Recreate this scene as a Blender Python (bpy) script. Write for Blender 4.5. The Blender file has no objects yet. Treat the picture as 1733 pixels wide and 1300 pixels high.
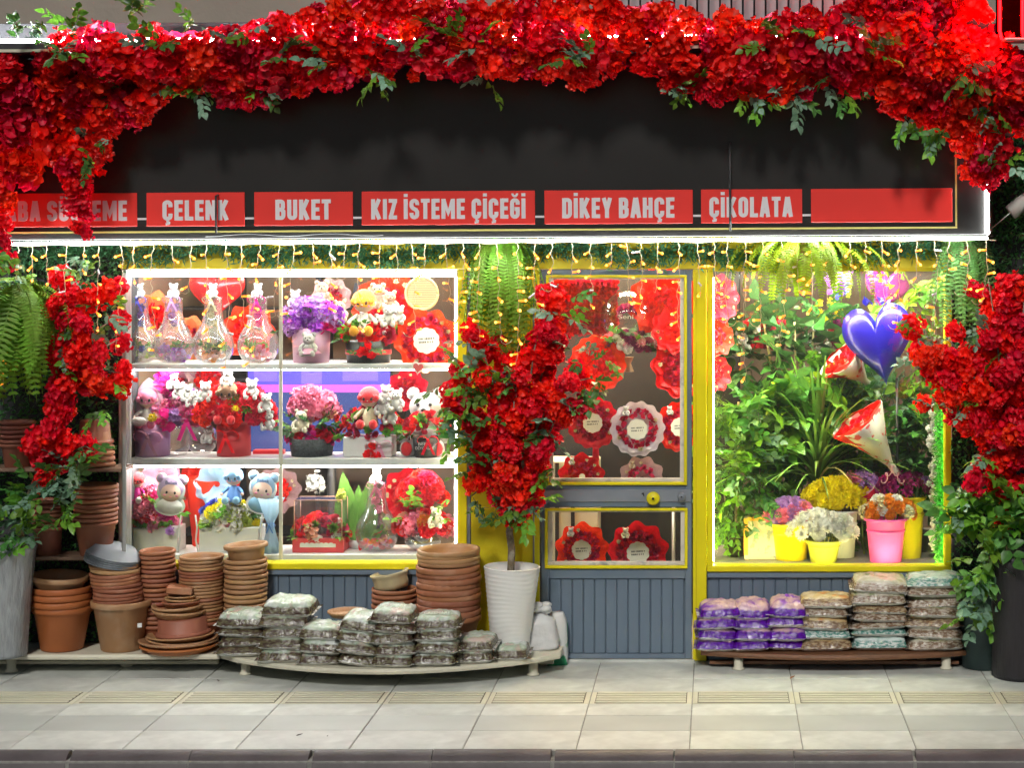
import bpy, math, random
from mathutils import Vector, Matrix, Euler, noise

R = math.radians
PI = math.pi
rnd = random.Random(7)
sc = bpy.context.scene
col = sc.collection

# ------------------------------------------------------------------ camera, sky, sun, exposure
# scale: 290 px of the photograph = 1 m on the facade plane (y = 0); the street runs along x
CAMX, CAMY, CAMZ = 1.203, -11.0, 2.407
cam_data = bpy.data.cameras.new("camera")
cam = bpy.data.objects.new("camera", cam_data)
col.objects.link(cam)
cam.location = (CAMX, CAMY, CAMZ)
cam.rotation_euler = (R(90), 0, 0)
cam_data.sensor_fit = 'HORIZONTAL'
cam_data.sensor_width = 36.0
cam_data.lens = 66.27
cam_data.shift_x = -0.201
cam_data.shift_y = -0.1327
cam_data.clip_start = 0.1
cam_data.clip_end = 400
sc.camera = cam

SUN_EL, SUN_AZ = 40.0, 6.0          # the street lighting: high, from across the road
world = bpy.data.worlds.new("World")
sc.world = world
world.use_nodes = True
wn = world.node_tree
bg = wn.nodes["Background"]
sky = wn.nodes.new("ShaderNodeTexSky")
sky.sky_type = 'NISHITA'
sky.sun_disc = False
sky.sun_elevation = R(SUN_EL)
sky.sun_rotation = R(180 + SUN_AZ)
wn.links.new(sky.outputs[0], bg.inputs[0])
bg.inputs[1].default_value = 0.009
sun_data = bpy.data.lights.new("sun", 'SUN')
sun_data.energy = 0.62
sun_data.angle = R(9)
sun_data.color = (1.0, 0.97, 0.90)
sun = bpy.data.objects.new("sun", sun_data)
col.objects.link(sun)
sun.location = (0, -6, 9)
sun.rotation_euler = (R(90 - SUN_EL), 0, R(-SUN_AZ))

sc.view_settings.view_transform = 'Standard'
sc.view_settings.look = 'None'
sc.view_settings.gamma = 1.0
sc.view_settings.use_curve_mapping = False
sc.view_settings.exposure = 1.58
sc.render.engine = 'CYCLES'
sc.cycles.use_denoising = True
sc.cycles.max_bounces = 5
sc.cycles.transparent_max_bounces = 10
sc.cycles.use_adaptive_sampling = True
sc.cycles.adaptive_threshold = 0.04
sc.cycles.caustics_reflective = False
sc.cycles.caustics_refractive = False
sc.cycles.sample_clamp_indirect = 4.0

# ------------------------------------------------------------------ measuring helpers
def S(y):
    return (y - CAMY) / 11.0 / 290.0
def PX(px, y):
    return CAMX + (px - 1215) * S(y)
def PZ(py, y):
    return CAMZ + (420 - py) * S(y)
def P(px, py, y):
    return Vector((PX(px, y), y, PZ(py, y)))

# ------------------------------------------------------------------ mesh building
class MB:
    def __init__(s):
        s.v = []; s.f = []; s.m = []; s.s = []
    def add(s, vs, fs, mi=0, M=None, sm=False):
        o = len(s.v)
        if M is not None:
            vs = [M @ Vector(v) for v in vs]
        s.v.extend([tuple(v) for v in vs])
        for f in fs:
            s.f.append(tuple(i + o for i in f)); s.m.append(mi); s.s.append(sm)
        return s
    def box(s, x0, x1, y0, y1, z0, z1, mi=0, b=0.0, M=None):
        if x1 < x0: x0, x1 = x1, x0
        if y1 < y0: y0, y1 = y1, y0
        if z1 < z0: z0, z1 = z1, z0
        if b <= 0:
            vs = [(x0,y0,z0),(x1,y0,z0),(x1,y1,z0),(x0,y1,z0),(x0,y0,z1),(x1,y0,z1),(x1,y1,z1),(x0,y1,z1)]
            fs = [(0,3,2,1),(4,5,6,7),(0,1,5,4),(1,2,6,5),(2,3,7,6),(3,0,4,7)]
            return s.add(vs, fs, mi, M)
        b = min(b, (x1-x0)*.45, (y1-y0)*.45, (z1-z0)*.45)
        vs = []; idx = {}
        for i, sx in enumerate((0, 1)):
            for j, sy in enumerate((0, 1)):
                for k, sz in enumerate((0, 1)):
                    X = x1 if sx else x0; Y = y1 if sy else y0; Zz = z1 if sz else z0
                    bx = -b if sx else b; by = -b if sy else b; bz = -b if sz else b
                    for a, p in enumerate(((X, Y+by, Zz+bz), (X+bx, Y, Zz+bz), (X+bx, Y+by, Zz))):
                        idx[(i, j, k, a)] = len(vs); vs.append(p)
        g = lambda i, j, k, a: idx[(i, j, k, a)]
        fs = []
        for i in (0, 1):
            q = [g(i,0,0,0), g(i,1,0,0), g(i,1,1,0), g(i,0,1,0)]; fs.append(q if i else q[::-1])
        for j in (0, 1):
            q = [g(0,j,0,1), g(1,j,0,1), g(1,j,1,1), g(0,j,1,1)]; fs.append(q[::-1] if j else q)
        for k in (0, 1):
            q = [g(0,0,k,2), g(1,0,k,2), g(1,1,k,2), g(0,1,k,2)]; fs.append(q if k else q[::-1])
        for j in (0, 1):
            for k in (0, 1):
                q = [g(0,j,k,1), g(1,j,k,1), g(1,j,k,2), g(0,j,k,2)]; fs.append(q if (j != k) == False and j else q)
        for i in (0, 1):
            for k in (0, 1):
                fs.append([g(i,0,k,0), g(i,1,k,0), g(i,1,k,2), g(i,0,k,2)])
        for i in (0, 1):
            for j in (0, 1):
                fs.append([g(i,j,0,0), g(i,j,1,0), g(i,j,1,1), g(i,j,0,1)])
        for i in (0, 1):
            for j in (0, 1):
                for k in (0, 1):
                    fs.append([g(i,j,k,0), g(i,j,k,1), g(i,j,k,2)])
        return s.add(vs, fs, mi, M)
    def tube(s, pts, r, n=6, mi=0, M=None, cap=True, sm=True):
        pts = [Vector(p) for p in pts]
        vs = []; fs = []
        N = len(pts)
        prev = None
        for i, p in enumerate(pts):
            d = (pts[min(i+1, N-1)] - pts[max(i-1, 0)])
            d = d.normalized() if d.length > 1e-9 else Vector((0, 0, 1))
            if prev is None:
                a = d.orthogonal().normalized()
            else:
                a = (prev - d * prev.dot(d))
                a = a.normalized() if a.length > 1e-6 else d.orthogonal().normalized()
            prev = a
            c = d.cross(a)
            rr = r[i] if isinstance(r, (list, tuple)) else r
            for k in range(n):
                t = 2*PI*k/n
                vs.append(p + (a*math.cos(t) + c*math.sin(t)) * rr)
        for i in range(N-1):
            for k in range(n):
                k2 = (k+1) % n
                fs.append((i*n+k, i*n+k2, (i+1)*n+k2, (i+1)*n+k))
        if cap:
            fs.append(tuple(range(n))[::-1]); fs.append(tuple((N-1)*n+k for k in range(n)))
        return s.add(vs, fs, mi, M, sm)
    def lathe(s, prof, n=24, mi=0, M=None, sm=True, wob=None):
        vs = []; fs = []; rows = []
        for (r, z) in prof:
            if r <= 1e-6:
                rows.append([len(vs)]); vs.append((0, 0, z))
            else:
                row = []
                for k in range(n):
                    t = 2*PI*k/n
                    rr = r * (wob(t, z) if wob else 1.0)
                    row.append(len(vs)); vs.append((rr*math.cos(t), rr*math.sin(t), z))
                rows.append(row)
        for a, b in zip(rows, rows[1:]):
            for k in range(n):
                k2 = (k+1) % n
                if len(a) == 1 and len(b) == 1: continue
                if len(a) == 1: fs.append((a[0], b[k2], b[k]))
                elif len(b) == 1: fs.append((a[k], a[k2], b[0]))
                else: fs.append((a[k], a[k2], b[k2], b[k]))
        return s.add(vs, fs, mi, M, sm)
    def ball(s, c, r, nu=10, nv=7, mi=0, M=None):
        rx, ry, rz = r if isinstance(r, (tuple, list)) else (r, r, r)
        prof = []
        T = Matrix.Translation(c) @ Matrix.Diagonal((rx, ry, rz, 1))
        if M is not None: T = M @ T
        for i in range(nv+1):
            t = -PI/2 + PI*i/nv
            prof.append((max(0, math.cos(t)) if 0 < i < nv else 0, math.sin(t)))
        return s.lathe(prof, nu, mi, T)
    def mesh(s, name, mats=()):
        me = bpy.data.meshes.new(name)
        me.from_pydata(s.v, [], s.f)
        me.polygons.foreach_set("material_index", s.m)
        me.polygons.foreach_set("use_smooth", s.s)
        for m in mats: me.materials.append(m)
        me.update()
        return me

def TRS(loc=(0,0,0), rot=(0,0,0), sca=1.0):
    if not isinstance(sca, (tuple, list)): sca = (sca, sca, sca)
    return Matrix.Translation(loc) @ Euler(rot).to_matrix().to_4x4() @ Matrix.Diagonal((*sca, 1))

def ob(name, me, parent=None, loc=(0,0,0), rot=(0,0,0), sca=1.0, mats=None, kind=None):
    if isinstance(me, MB):
        me = me.mesh(name, mats or ()); mats = None
    o = bpy.data.objects.new(name, me)
    col.objects.link(o)
    if parent is not None: o.parent = parent
    o.location = loc; o.rotation_euler = rot
    o.scale = (sca, sca, sca) if not isinstance(sca, (tuple, list)) else sca
    if mats:
        for i, m in enumerate(mats):
            if i < len(o.material_slots):
                o.material_slots[i].link = 'OBJECT'; o.material_slots[i].material = m
    if kind: o["kind"] = kind
    return o

def tag(o, label=None, cat=None, group=None, kind=None):
    if label: o["label"] = label
    if cat: o["category"] = cat
    if group: o["group"] = group
    if kind: o["kind"] = kind
    return o

def thing(name, label, cat, loc=(0,0,0), rotz=0.0, group=None):
    o = bpy.data.objects.new(name, None)
    o.empty_display_size = 0.05
    col.objects.link(o)
    o.location = loc; o.rotation_euler = (0, 0, rotz)
    return tag(o, label, cat, group)

# ------------------------------------------------------------------ materials
MATS = {}
def pmat(name, color, rough=0.6, metal=0.0, var=0.0, vscale=8.0, bump=0.0, bscale=60.0, trans=0.0,
         orand=0.0, emit=None, estr=0.0, spec=0.5, coat=0.0, sheen=0.0, color2=None, c2scale=6.0, c2lo=.45, c2hi=.6, stretch=None):
    """principled surface: colour with noise wear, per-object brightness scatter, optional bump and leaf translucency"""
    if name in MATS: return MATS[name]
    m = bpy.data.materials.new(name); MATS[name] = m
    m.use_nodes = True
    nt = m.node_tree; N = nt.nodes; Lk = nt.links
    b = N["Principled BSDF"]; out = N["Material Output"]
    b.inputs["Base Color"].default_value = (*color, 1)
    b.inputs["Roughness"].default_value = rough
    b.inputs["Metallic"].default_value = metal
    b.inputs["Specular IOR Level"].default_value = spec
    b.inputs["Coat Weight"].default_value = coat
    b.inputs["Sheen Weight"].default_value = sheen
    cur = None
    tc = N.new("ShaderNodeTexCoord")
    vec = tc.outputs["Object"]
    if stretch:
        mp = N.new("ShaderNodeMapping"); mp.inputs["Scale"].default_value = stretch
        Lk.new(vec, mp.inputs[0]); vec = mp.outputs[0]
    if color2 is not None:
        nz = N.new("ShaderNodeTexNoise"); nz.inputs["Scale"].default_value = c2scale; nz.inputs["Detail"].default_value = 4
        Lk.new(vec, nz.inputs["Vector"])
        rp = N.new("ShaderNodeValToRGB")
        rp.color_ramp.elements[0].position = c2lo; rp.color_ramp.elements[0].color = (*color, 1)
        rp.color_ramp.elements[1].position = c2hi; rp.color_ramp.elements[1].color = (*color2, 1)
        Lk.new(nz.outputs[0], rp.inputs[0]); cur = rp.outputs[0]
    if var > 0 or orand > 0:
        hs = N.new("ShaderNodeHueSaturation")
        if cur is not None: Lk.new(cur, hs.inputs["Color"])
        else: hs.inputs["Color"].default_value = (*color, 1)
        val = None
        if var > 0:
            nz = N.new("ShaderNodeTexNoise"); nz.inputs["Scale"].default_value = vscale; nz.inputs["Detail"].default_value = 5
            Lk.new(vec, nz.inputs["Vector"])
            mr = N.new("ShaderNodeMapRange")
            mr.inputs[1].default_value = .25; mr.inputs[2].default_value = .75
            mr.inputs[3].default_value = 1-var; mr.inputs[4].default_value = 1+var
            Lk.new(nz.outputs[0], mr.inputs[0]); val = mr.outputs[0]
        if orand > 0:
            oi = N.new("ShaderNodeObjectInfo")
            mr = N.new("ShaderNodeMapRange"); mr.inputs[3].default_value = 1-orand; mr.inputs[4].default_value = 1+orand
            Lk.new(oi.outputs["Random"], mr.inputs[0])
            if val is None: val = mr.outputs[0]
            else:
                mu = N.new("ShaderNodeMath"); mu.operation = 'MULTIPLY'
                Lk.new(val, mu.inputs[0]); Lk.new(mr.outputs[0], mu.inputs[1]); val = mu.outputs[0]
            mh = N.new("ShaderNodeMapRange"); mh.inputs[3].default_value = .5-.05*orand; mh.inputs[4].default_value = .5+.05*orand
            Lk.new(oi.outputs["Random"], mh.inputs[0]); Lk.new(mh.outputs[0], hs.inputs["Hue"])
        Lk.new(val, hs.inputs["Value"])
        cur = hs.outputs[0]
    if cur is not None: Lk.new(cur, b.inputs["Base Color"])
    if bump > 0:
        nz = N.new("ShaderNodeTexNoise"); nz.inputs["Scale"].default_value = bscale; nz.inputs["Detail"].default_value = 4
        Lk.new(vec, nz.inputs["Vector"])
        bp = N.new("ShaderNodeBump"); bp.inputs["Strength"].default_value = bump; bp.inputs["Distance"].default_value = .01
        Lk.new(nz.outputs[0], bp.inputs["Height"]); Lk.new(bp.outputs[0], b.inputs["Normal"])
    if emit is not None:
        b.inputs["Emission Color"].default_value = (*emit, 1); b.inputs["Emission Strength"].default_value = estr
    if trans > 0:
        tr = N.new("ShaderNodeBsdfTranslucent")
        if cur is not None: Lk.new(cur, tr.inputs[0])
        else: tr.inputs[0].default_value = (*color, 1)
        mx = N.new("ShaderNodeMixShader"); mx.inputs[0].default_value = trans
        Lk.new(b.outputs[0], mx.inputs[1]); Lk.new(tr.outputs[0], mx.inputs[2]); Lk.new(mx.outputs[0], out.inputs[0])
    return m

def glass(name, tint=(1,1,1), f0=0.04, rough=0.02, extra=0.0, haze=0.0):
    """clear sheet: lets light through, mirrors by fresnel"""
    if name in MATS: return MATS[name]
    m = bpy.data.materials.new(name); MATS[name] = m
    m.use_nodes = True
    nt = m.node_tree; N = nt.nodes; Lk = nt.links
    for n in list(N): N.remove(n)
    out = N.new("ShaderNodeOutputMaterial")
    tr = N.new("ShaderNodeBsdfTransparent"); tr.inputs[0].default_value = (*tint, 1)
    gl = N.new("ShaderNodeBsdfGlossy"); gl.inputs["Roughness"].default_value = rough
    lw = N.new("ShaderNodeLayerWeight"); lw.inputs[0].default_value = .5
    pw = N.new("ShaderNodeMath"); pw.operation = 'POWER'; pw.inputs[1].default_value = 3.0
    Lk.new(lw.outputs["Facing"], pw.inputs[0])
    mr = N.new("ShaderNodeMapRange"); mr.inputs[3].default_value = f0; mr.inputs[4].default_value = min(1, .75+extra)
    Lk.new(pw.outputs[0], mr.inputs[0])
    mx = N.new("ShaderNodeMixShader")
    Lk.new(mr.outputs[0], mx.inputs[0]); Lk.new(tr.outputs[0], mx.inputs[1]); Lk.new(gl.outputs[0], mx.inputs[2])
    if haze > 0:
        df = N.new("ShaderNodeBsdfTranslucent"); df.inputs[0].default_value = (.9, .92, .95, 1)
        m2 = N.new("ShaderNodeMixShader"); m2.inputs[0].default_value = haze
        Lk.new(mx.outputs[0], m2.inputs[1]); Lk.new(df.outputs[0], m2.inputs[2]); Lk.new(m2.outputs[0], out.inputs[0])
    else:
        Lk.new(mx.outputs[0], out.inputs[0])
    return m

def emis(name, color, strength):
    if name in MATS: return MATS[name]
    m = bpy.data.materials.new(name); MATS[name] = m
    m.use_nodes = True
    nt = m.node_tree; N = nt.nodes
    b = N["Principled BSDF"]
    b.inputs["Base Color"].default_value = (*color, 1)
    b.inputs["Emission Color"].default_value = (*color, 1)
    b.inputs["Emission Strength"].default_value = strength
    return m

red_petal = pmat("red_petal", (.86, .002, .013), .55, var=.42, vscale=2.6, trans=.28, orand=.2)
red_petal2 = pmat("red_petal_bright", (.96, .005, .013), .55, var=.35, vscale=2.2, trans=.3, orand=.12)
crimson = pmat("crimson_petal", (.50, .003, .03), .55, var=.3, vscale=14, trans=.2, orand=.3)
pink_petal = pmat("pink_petal", (.88, .26, .42), .55, var=.2, trans=.3, orand=.2)
magenta_petal = pmat("magenta_petal", (.85, .012, .32), .5, var=.2, trans=.3, orand=.2)
purple_petal = pmat("purple_petal", (.45, .09, .70), .55, var=.25, trans=.3, orand=.25)
lilac_petal = pmat("lilac_petal", (.58, .32, .72), .55, var=.2, trans=.3, orand=.2)
maroon_petal = pmat("maroon_petal", (.33, .015, .16), .55, var=.25, trans=.2, orand=.2)
orange_petal = pmat("orange_petal", (.85, .28, .02), .5, var=.2, trans=.3, orand=.15)
peach_petal = pmat("peach_petal", (.85, .42, .28), .5, var=.2, trans=.3, orand=.15)
yellow_petal = pmat("yellow_petal", (1.0, .84, .01), .5, var=.15, trans=.3, orand=.1)
lime_petal = pmat("lime_petal", (.62, .72, .12), .5, var=.2, trans=.3, orand=.15)
white_petal = pmat("white_petal", (.90, .88, .82), .6, var=.12, trans=.3, orand=.08)
cream_petal = pmat("cream_petal", (.75, .66, .42), .6, var=.15, trans=.2, orand=.1)
blue_petal = pmat("blue_petal", (.09, .12, .55), .55, var=.25, trans=.2, orand=.2)
leaf_mat = pmat("leaf_green", (.075, .21, .04), .42, var=.3, vscale=9, trans=.3, orand=.4)
leaf_lime = pmat("leaf_lime", (.17, .38, .035), .42, var=.25, vscale=9, trans=.35, orand=.35)
leaf_dark = pmat("leaf_dark", (.055, .16, .045), .35, var=.3, vscale=9, trans=.2, orand=.4)
leaf_blue = pmat("leaf_eucalyptus", (.19, .34, .23), .5, var=.25, vscale=9, trans=.25, orand=.3)
fern_mat = pmat("fern_green", (.24, .50, .045), .5, var=.25, vscale=7, trans=.35, orand=.3)
fern_mat2 = pmat("fern_olive", (.30, .46, .015), .5, var=.25, vscale=7, trans=.35, orand=.3)
fern_mat3 = pmat("fern_sage", (.19, .42, .11), .5, var=.25, vscale=7, trans=.35, orand=.3)
spike_mat = pmat("blade_green", (.20, .36, .06), .4, var=.3, vscale=5, trans=.25, orand=.4)
box_leaf = pmat("boxwood_green", (.09, .27, .08), .5, var=.4, vscale=12, trans=.25)
tinsel = pmat("pine_tinsel", (.09, .30, .13), .5, var=.4, vscale=14, trans=.25)
stem_mat = pmat("stem_green", (.09, .16, .04), .6, var=.2)
bark = pmat("bark", (.16, .12, .08), .85, var=.4, vscale=30, bump=.6, bscale=50, color2=(.3, .27, .22), c2scale=22)
terra = pmat("terracotta_plastic", (.34, .125, .06), .55, color2=(.42,.22,.14), c2scale=9, c2lo=.5, c2hi=.78, var=.14, vscale=6, orand=.15, bump=.08, bscale=30)
terra_tan = pmat("tan_plastic", (.41, .22, .10), .5, color2=(.46,.31,.19), c2scale=8, c2lo=.5, c2hi=.78, var=.14, vscale=6, orand=.12, bump=.08, bscale=30)
terra_dark = pmat("dark_terracotta_plastic", (.30, .10, .06), .55, var=.15, vscale=6, orand=.15)
terra_rust = pmat("rust_plastic", (.42, .13, .035), .5, var=.12, vscale=6, orand=.1)
tray_grey = pmat("grey_plastic", (.19, .21, .235), .5, var=.12, orand=.12)
cream_plastic = pmat("cream_plastic", (.47, .40, .24), .5, var=.12)
white_plastic = pmat("white_plastic", (.76, .76, .74), .38, var=.05, spec=.5)
white_paint = pmat("white_paint", (.72, .72, .69), .5, var=.08, vscale=5)
cream_paint = pmat("cream_paint", (.62, .59, .47), .55, var=.14, vscale=4, bump=.1)
yellow_paint = pmat("yellow_paint", (.74, .65, .003), .42, var=.1, vscale=4, bump=.08, bscale=25)
yellow_rough = pmat("yellow_plaster", (.64, .53, .004), .75, var=.12, vscale=5, bump=.5, bscale=22)
grey_paint = pmat("grey_paint", (.135, .185, .245), .5, color2=(.185,.225,.27), c2scale=3.5, c2lo=.5, c2hi=.75, var=.10, vscale=3, bump=.1, bscale=18)
grey_trim = pmat("grey_trim_paint", (.21, .235, .27), .5, var=.1)
black_metal = pmat("black_metal", (.02, .02, .022), .45, var=.2)
alu = pmat("aluminium", (.55, .55, .53), .4, metal=.7, var=.1)
glass_pane = glass("window_glass", (.97, .985, .975), .042, .012, 0, .003)
glass_vase = glass("vase_glass", (.98, .99, .99), .10, .03, .2, .07)
fur_white = pmat("white_plush", (.62, .60, .56), .95, sheen=.6, bump=.5, bscale=120)
fur_tan = pmat("tan_plush", (.48, .34, .22), .95, sheen=.6, bump=.5, bscale=120)
fur_grey = pmat("grey_plush", (.5, .5, .5), .95, sheen=.6, bump=.5, bscale=120)
skin = pmat("doll_skin", (.78, .52, .40), .55)
dot = pmat("black_dot", (.012, .012, .014), .3)
hair_orange = pmat("orange_felt", (.85, .36, .015), .9, sheen=.4, bump=.3)
hair_red = pmat("red_felt", (.72, .02, .03), .9, sheen=.4, bump=.3)
paper_red = pmat("red_paper", (.85, .006, .012), .45, var=.2, vscale=9, trans=.3, orand=.2)
paper_white = pmat("pearl_paper", (.74, .66, .72), .45, var=.08, trans=.3)
paper_pink = pmat("pink_paper", (.72, .36, .50), .45, var=.1, trans=.3, orand=.2)
paper_peach = pmat("orange_paper", (.85, .30, .12), .45, var=.15, trans=.3)
paper_blush = pmat("blush_paper", (.55, .36, .36), .5, var=.15, trans=.3)
rose_red = pmat("rose_red", (.58, .012, .07), .45, var=.25, vscale=3, trans=.2, orand=.15)
card_mat = pmat("cream_card", (.75, .72, .62), .6, var=.05)
ink = pmat("dark_ink", (.03, .03, .04), .6)
# ------------------------------------------------------------------ plant and flower meshes (shared by all copies)
def petal_grid(mb, M, L, W, cup, ruf, mi, nu=2, nv=3, r=rnd, tipw=1.0, base=.25, phase=None):
    """petal growing along +y from the origin, cupped to +z"""
    vs = []; fs = []
    ph = r.uniform(0, 6.28) if phase is None else phase
    for j in range(nv+1):
        t = j/nv
        w = W*(base + (tipw-base)*math.sin(min(1, t*1.05)*PI*.56))
        for i in range(nu+1):
            u = i/nu*2-1
            x = u*w*.5
            z = cup*t*t*L + .18*W*u*u*t + ruf*L*t*math.sin(ph+u*4.2)*.5
            y = L*(t - .22*cup*t*t) * (1 - .12*u*u*t)
            vs.append((x, y, z))
    n = nu+1
    for j in range(nv):
        for i in range(nu):
            fs.append((j*n+i, j*n+i+1, (j+1)*n+i+1, (j+1)*n+i))
    mb.add(vs, fs, mi, M, True)

def align(n, roll=0.0):
    return Vector(n).normalized().to_track_quat('Z', 'Y').to_matrix().to_4x4() @ Matrix.Rotation(roll, 4, 'Z')

def floret(mb, M, r, np_=5, mi=0, q=rnd, cup=.35, ruf=.35):
    for k in range(np_):
        petal_grid(mb, M @ Matrix.Rotation(2*PI*k/np_ + q.uniform(-.2,.2), 4, 'Z') @ Matrix.Rotation(q.uniform(-.1,.35), 4, 'X'),
                   r, r*1.05, cup, ruf, mi, 2, 2, q)

def cluster_mesh(seed, n=46, fr=.33):
    """bunch of crinkled florets, radius about 1"""
    q = random.Random(seed); mb = MB()
    for i in range(n):
        z = 1-2*(i+.5)/n; t = i*2.399963+q.uniform(-.3,.3)
        rr = math.sqrt(max(0, 1-z*z))
        d = Vector((rr*math.cos(t), rr*math.sin(t), z))
        c = d*q.uniform(.42,1.02)
        d2 = (d + Vector((q.uniform(-.5,.5), q.uniform(-.5,.5), q.uniform(-.5,.5)))).normalized()
        floret(mb, Matrix.Translation(c) @ align(d2, q.uniform(0,6)), fr*q.uniform(.8,1.25), 5, 0, q)
    return mb.mesh("blossom_cluster", (red_petal,))

def carnation_mesh(seed):
    q = random.Random(seed); mb = MB()
    for ring, (np_, tilt, L) in enumerate(((9, .15, 1.0), (8, .55, .9), (7, .95, .75), (5, 1.3, .6))):
        for k in range(np_):
            M = Matrix.Rotation(2*PI*k/np_ + ring*.4 + q.uniform(-.15,.15), 4, 'Z') @ Matrix.Rotation(tilt+q.uniform(-.12,.12), 4, 'X')
            petal_grid(mb, M, L, .75, -.1, .55, 0, 3, 2, q)
    mb.ball((0,0,.18), (.46,.46,.30), 10, 7, 0)
    return mb.mesh("carnation", (red_petal,))

def rose_mesh(seed):
    q = random.Random(seed); mb = MB()
    for k in range(17):
        f = k/16
        a = k*2.2 + q.uniform(-.15,.15)
        rad = .06 + .34*f
        M = Matrix.Rotation(a, 4, 'Z') @ Matrix.Translation((0, rad, -.1-.12*f)) @ Matrix.Rotation(R(82-62*f*f), 4, 'X')
        petal_grid(mb, M, .62+.12*f, .5+.62*f, .25-.75*f*f, .08, 0, 3, 3, q, tipw=.9, base=.5)
    return mb.mesh("rose", (crimson,))

def mum_mesh(seed):
    q = random.Random(seed); mb = MB()
    for k in range(80):
        f = k/79
        tilt = 1.5*(1-f)**.6 + .12*f
        M = Matrix.Rotation(k*2.399963, 4, 'Z') @ Matrix.Rotation(tilt+q.uniform(-.1,.1), 4, 'X')
        petal_grid(mb, M, (.62+.4*f)*q.uniform(.9,1.1), .24, .35*(1-f), 0, 0, 1, 2, q, tipw=.95, base=.6)
    mb.ball((0,0,.12), (.5,.5,.30), 12, 8, 0)
    return mb.mesh("chrysanthemum", (white_petal,))

def leaf(mb, M, L, W, fold=.25, droop=.3, mi=0, n=4):
    vs = []; fs = []
    for j in range(n+1):
        t = j/n
        w = W*.5*(math.sin(PI*t**.75)**.85 if 0 < t < 1 else 0)
        y = L*t; z = -droop*L*t*t
        vs += [(-w, y, z+fold*w), (0, y, z), (w, y, z+fold*w)]
    for j in range(n):
        a = j*3; b = a+3
        fs += [(a, a+1, b+1, b), (a+1, a+2, b+2, b+1)]
    mb.add(vs, fs, mi, M, True)

def sprig_mesh(seed, n=8, L=1.0, lw=.23, ll=.35, name="leaf_sprig"):
    """twig along +y of length 1 carrying pointed leaves"""
    q = random.Random(seed); mb = MB()
    bend = q.uniform(-.15,.15)
    pts = [(bend*math.sin(t*PI), L*t, -.14*t*t) for t in (0, .25, .5, .75, 1)]
    mb.tube(pts, [.012, .011, .009, .007, .004], 4, 1)
    for k in range(n):
        t = .18 + .82*k/(n-1)
        p = Vector((bend*math.sin(t*PI), L*t, -.14*t*t))
        side = -1 if k % 2 else 1
        ang = side*R(q.uniform(38, 70)) if k < n-1 else 0
        M = Matrix.Translation(p) @ Matrix.Rotation(-ang, 4, 'Z') @ Matrix.Rotation(q.uniform(-.5,.5), 4, 'Y') @ Matrix.Rotation(q.uniform(-.4,.3), 4, 'X')
        leaf(mb, M, ll*q.uniform(.8,1.2), lw*q.uniform(.85,1.2), .3, q.uniform(.1,.4), 0)
    return mb.mesh(name, (leaf_mat, stem_mat))

def frond_mesh(seed, out=.35, drop=.9, n=27, pw=.098):
    """fern frond: rises a little, arches over, hangs; unit length about 1"""
    q = random.Random(seed); mb = MB()
    pts = []
    N = 14
    for i in range(N+1):
        t = i/N
        y = out*(1-(1-t)**2.2)
        z = .13*math.sin(min(1, t*2.2)*PI*.5)*(1-t)*1.3 - drop*max(0, t-.12)**1.45
        pts.append(Vector((.04*math.sin(3*t+seed), y, z)))
    mb.tube(pts, [.007*(1-.7*i/N) for i in range(N+1)], 4, 0, cap=False)
    for k in range(n):
        t = .1 + .88*k/n
        f = t*N; i = min(N-1, int(f)); p = pts[i].lerp(pts[i+1], f-i)
        d = (pts[i+1]-pts[i]).normalized()
        nrm = Vector((0, d.z, -d.y)) * -1
        L = pw*(math.sin(PI*min(1, t*.92+.1))**.6 + .15)*q.uniform(.85,1.1)
        for sgn in (-1, 1):
            side = Vector((sgn, 0, 0))
            tip = p + side*L + d*L*.25 + nrm*(-.12*L)
            wv = d*(.30/n)
            mid = p.lerp(tip, .55) + nrm*.06*L
            mb.add([p-wv*.6, p+wv*.6, mid+wv, mid-wv, tip], [(0,1,2,3), (3,2,4)], 0, None, True)
    return mb.mesh("fern_frond", (fern_mat,))

def blade_mesh(seed, arch=.5):
    q = random.Random(seed); mb = MB()
    vs = []; fs = []; N = 8
    for i in range(N+1):
        t = i/N
        w = .019*(math.sin(PI*(t*.86+.12))**.7)
        y = arch*t*t; z = t - .28*arch*t**3
        vs += [(-w, y, z+.3*w), (0, y+.2*w, z-.2*w), (w, y, z+.3*w)]
    for i in range(N):
        a = i*3; b = a+3
        fs += [(a, a+1, b+1, b), (a+1, a+2, b+2, b+1)]
    mb.add(vs, fs, 0, None, True)
    return mb.mesh("leaf_blade", (spike_mat,))

CLUSTERS = [cluster_mesh(s) for s in (1, 2, 3, 4, 5)]
CARN = [carnation_mesh(s) for s in (1, 2, 3)]
ROSE = [rose_mesh(s) for s in (1, 2, 3)]
MUM = [mum_mesh(s) for s in (1, 2)]
SPRIG = [sprig_mesh(s) for s in (1, 2, 3, 4)]
BROAD = [sprig_mesh(s, 7, 1, .30, .42) for s in (11, 12, 13)]
FROND_DROOP = [frond_mesh(s, .22, 1.0) for s in (1, 2, 3)]
FROND_ARCH = [frond_mesh(s, .62, .72) for s in (4, 5, 6)]
BLADE = [blade_mesh(s, a) for s, a in ((1, .15), (2, .4), (3, .75), (4, 1.1))]

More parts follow.
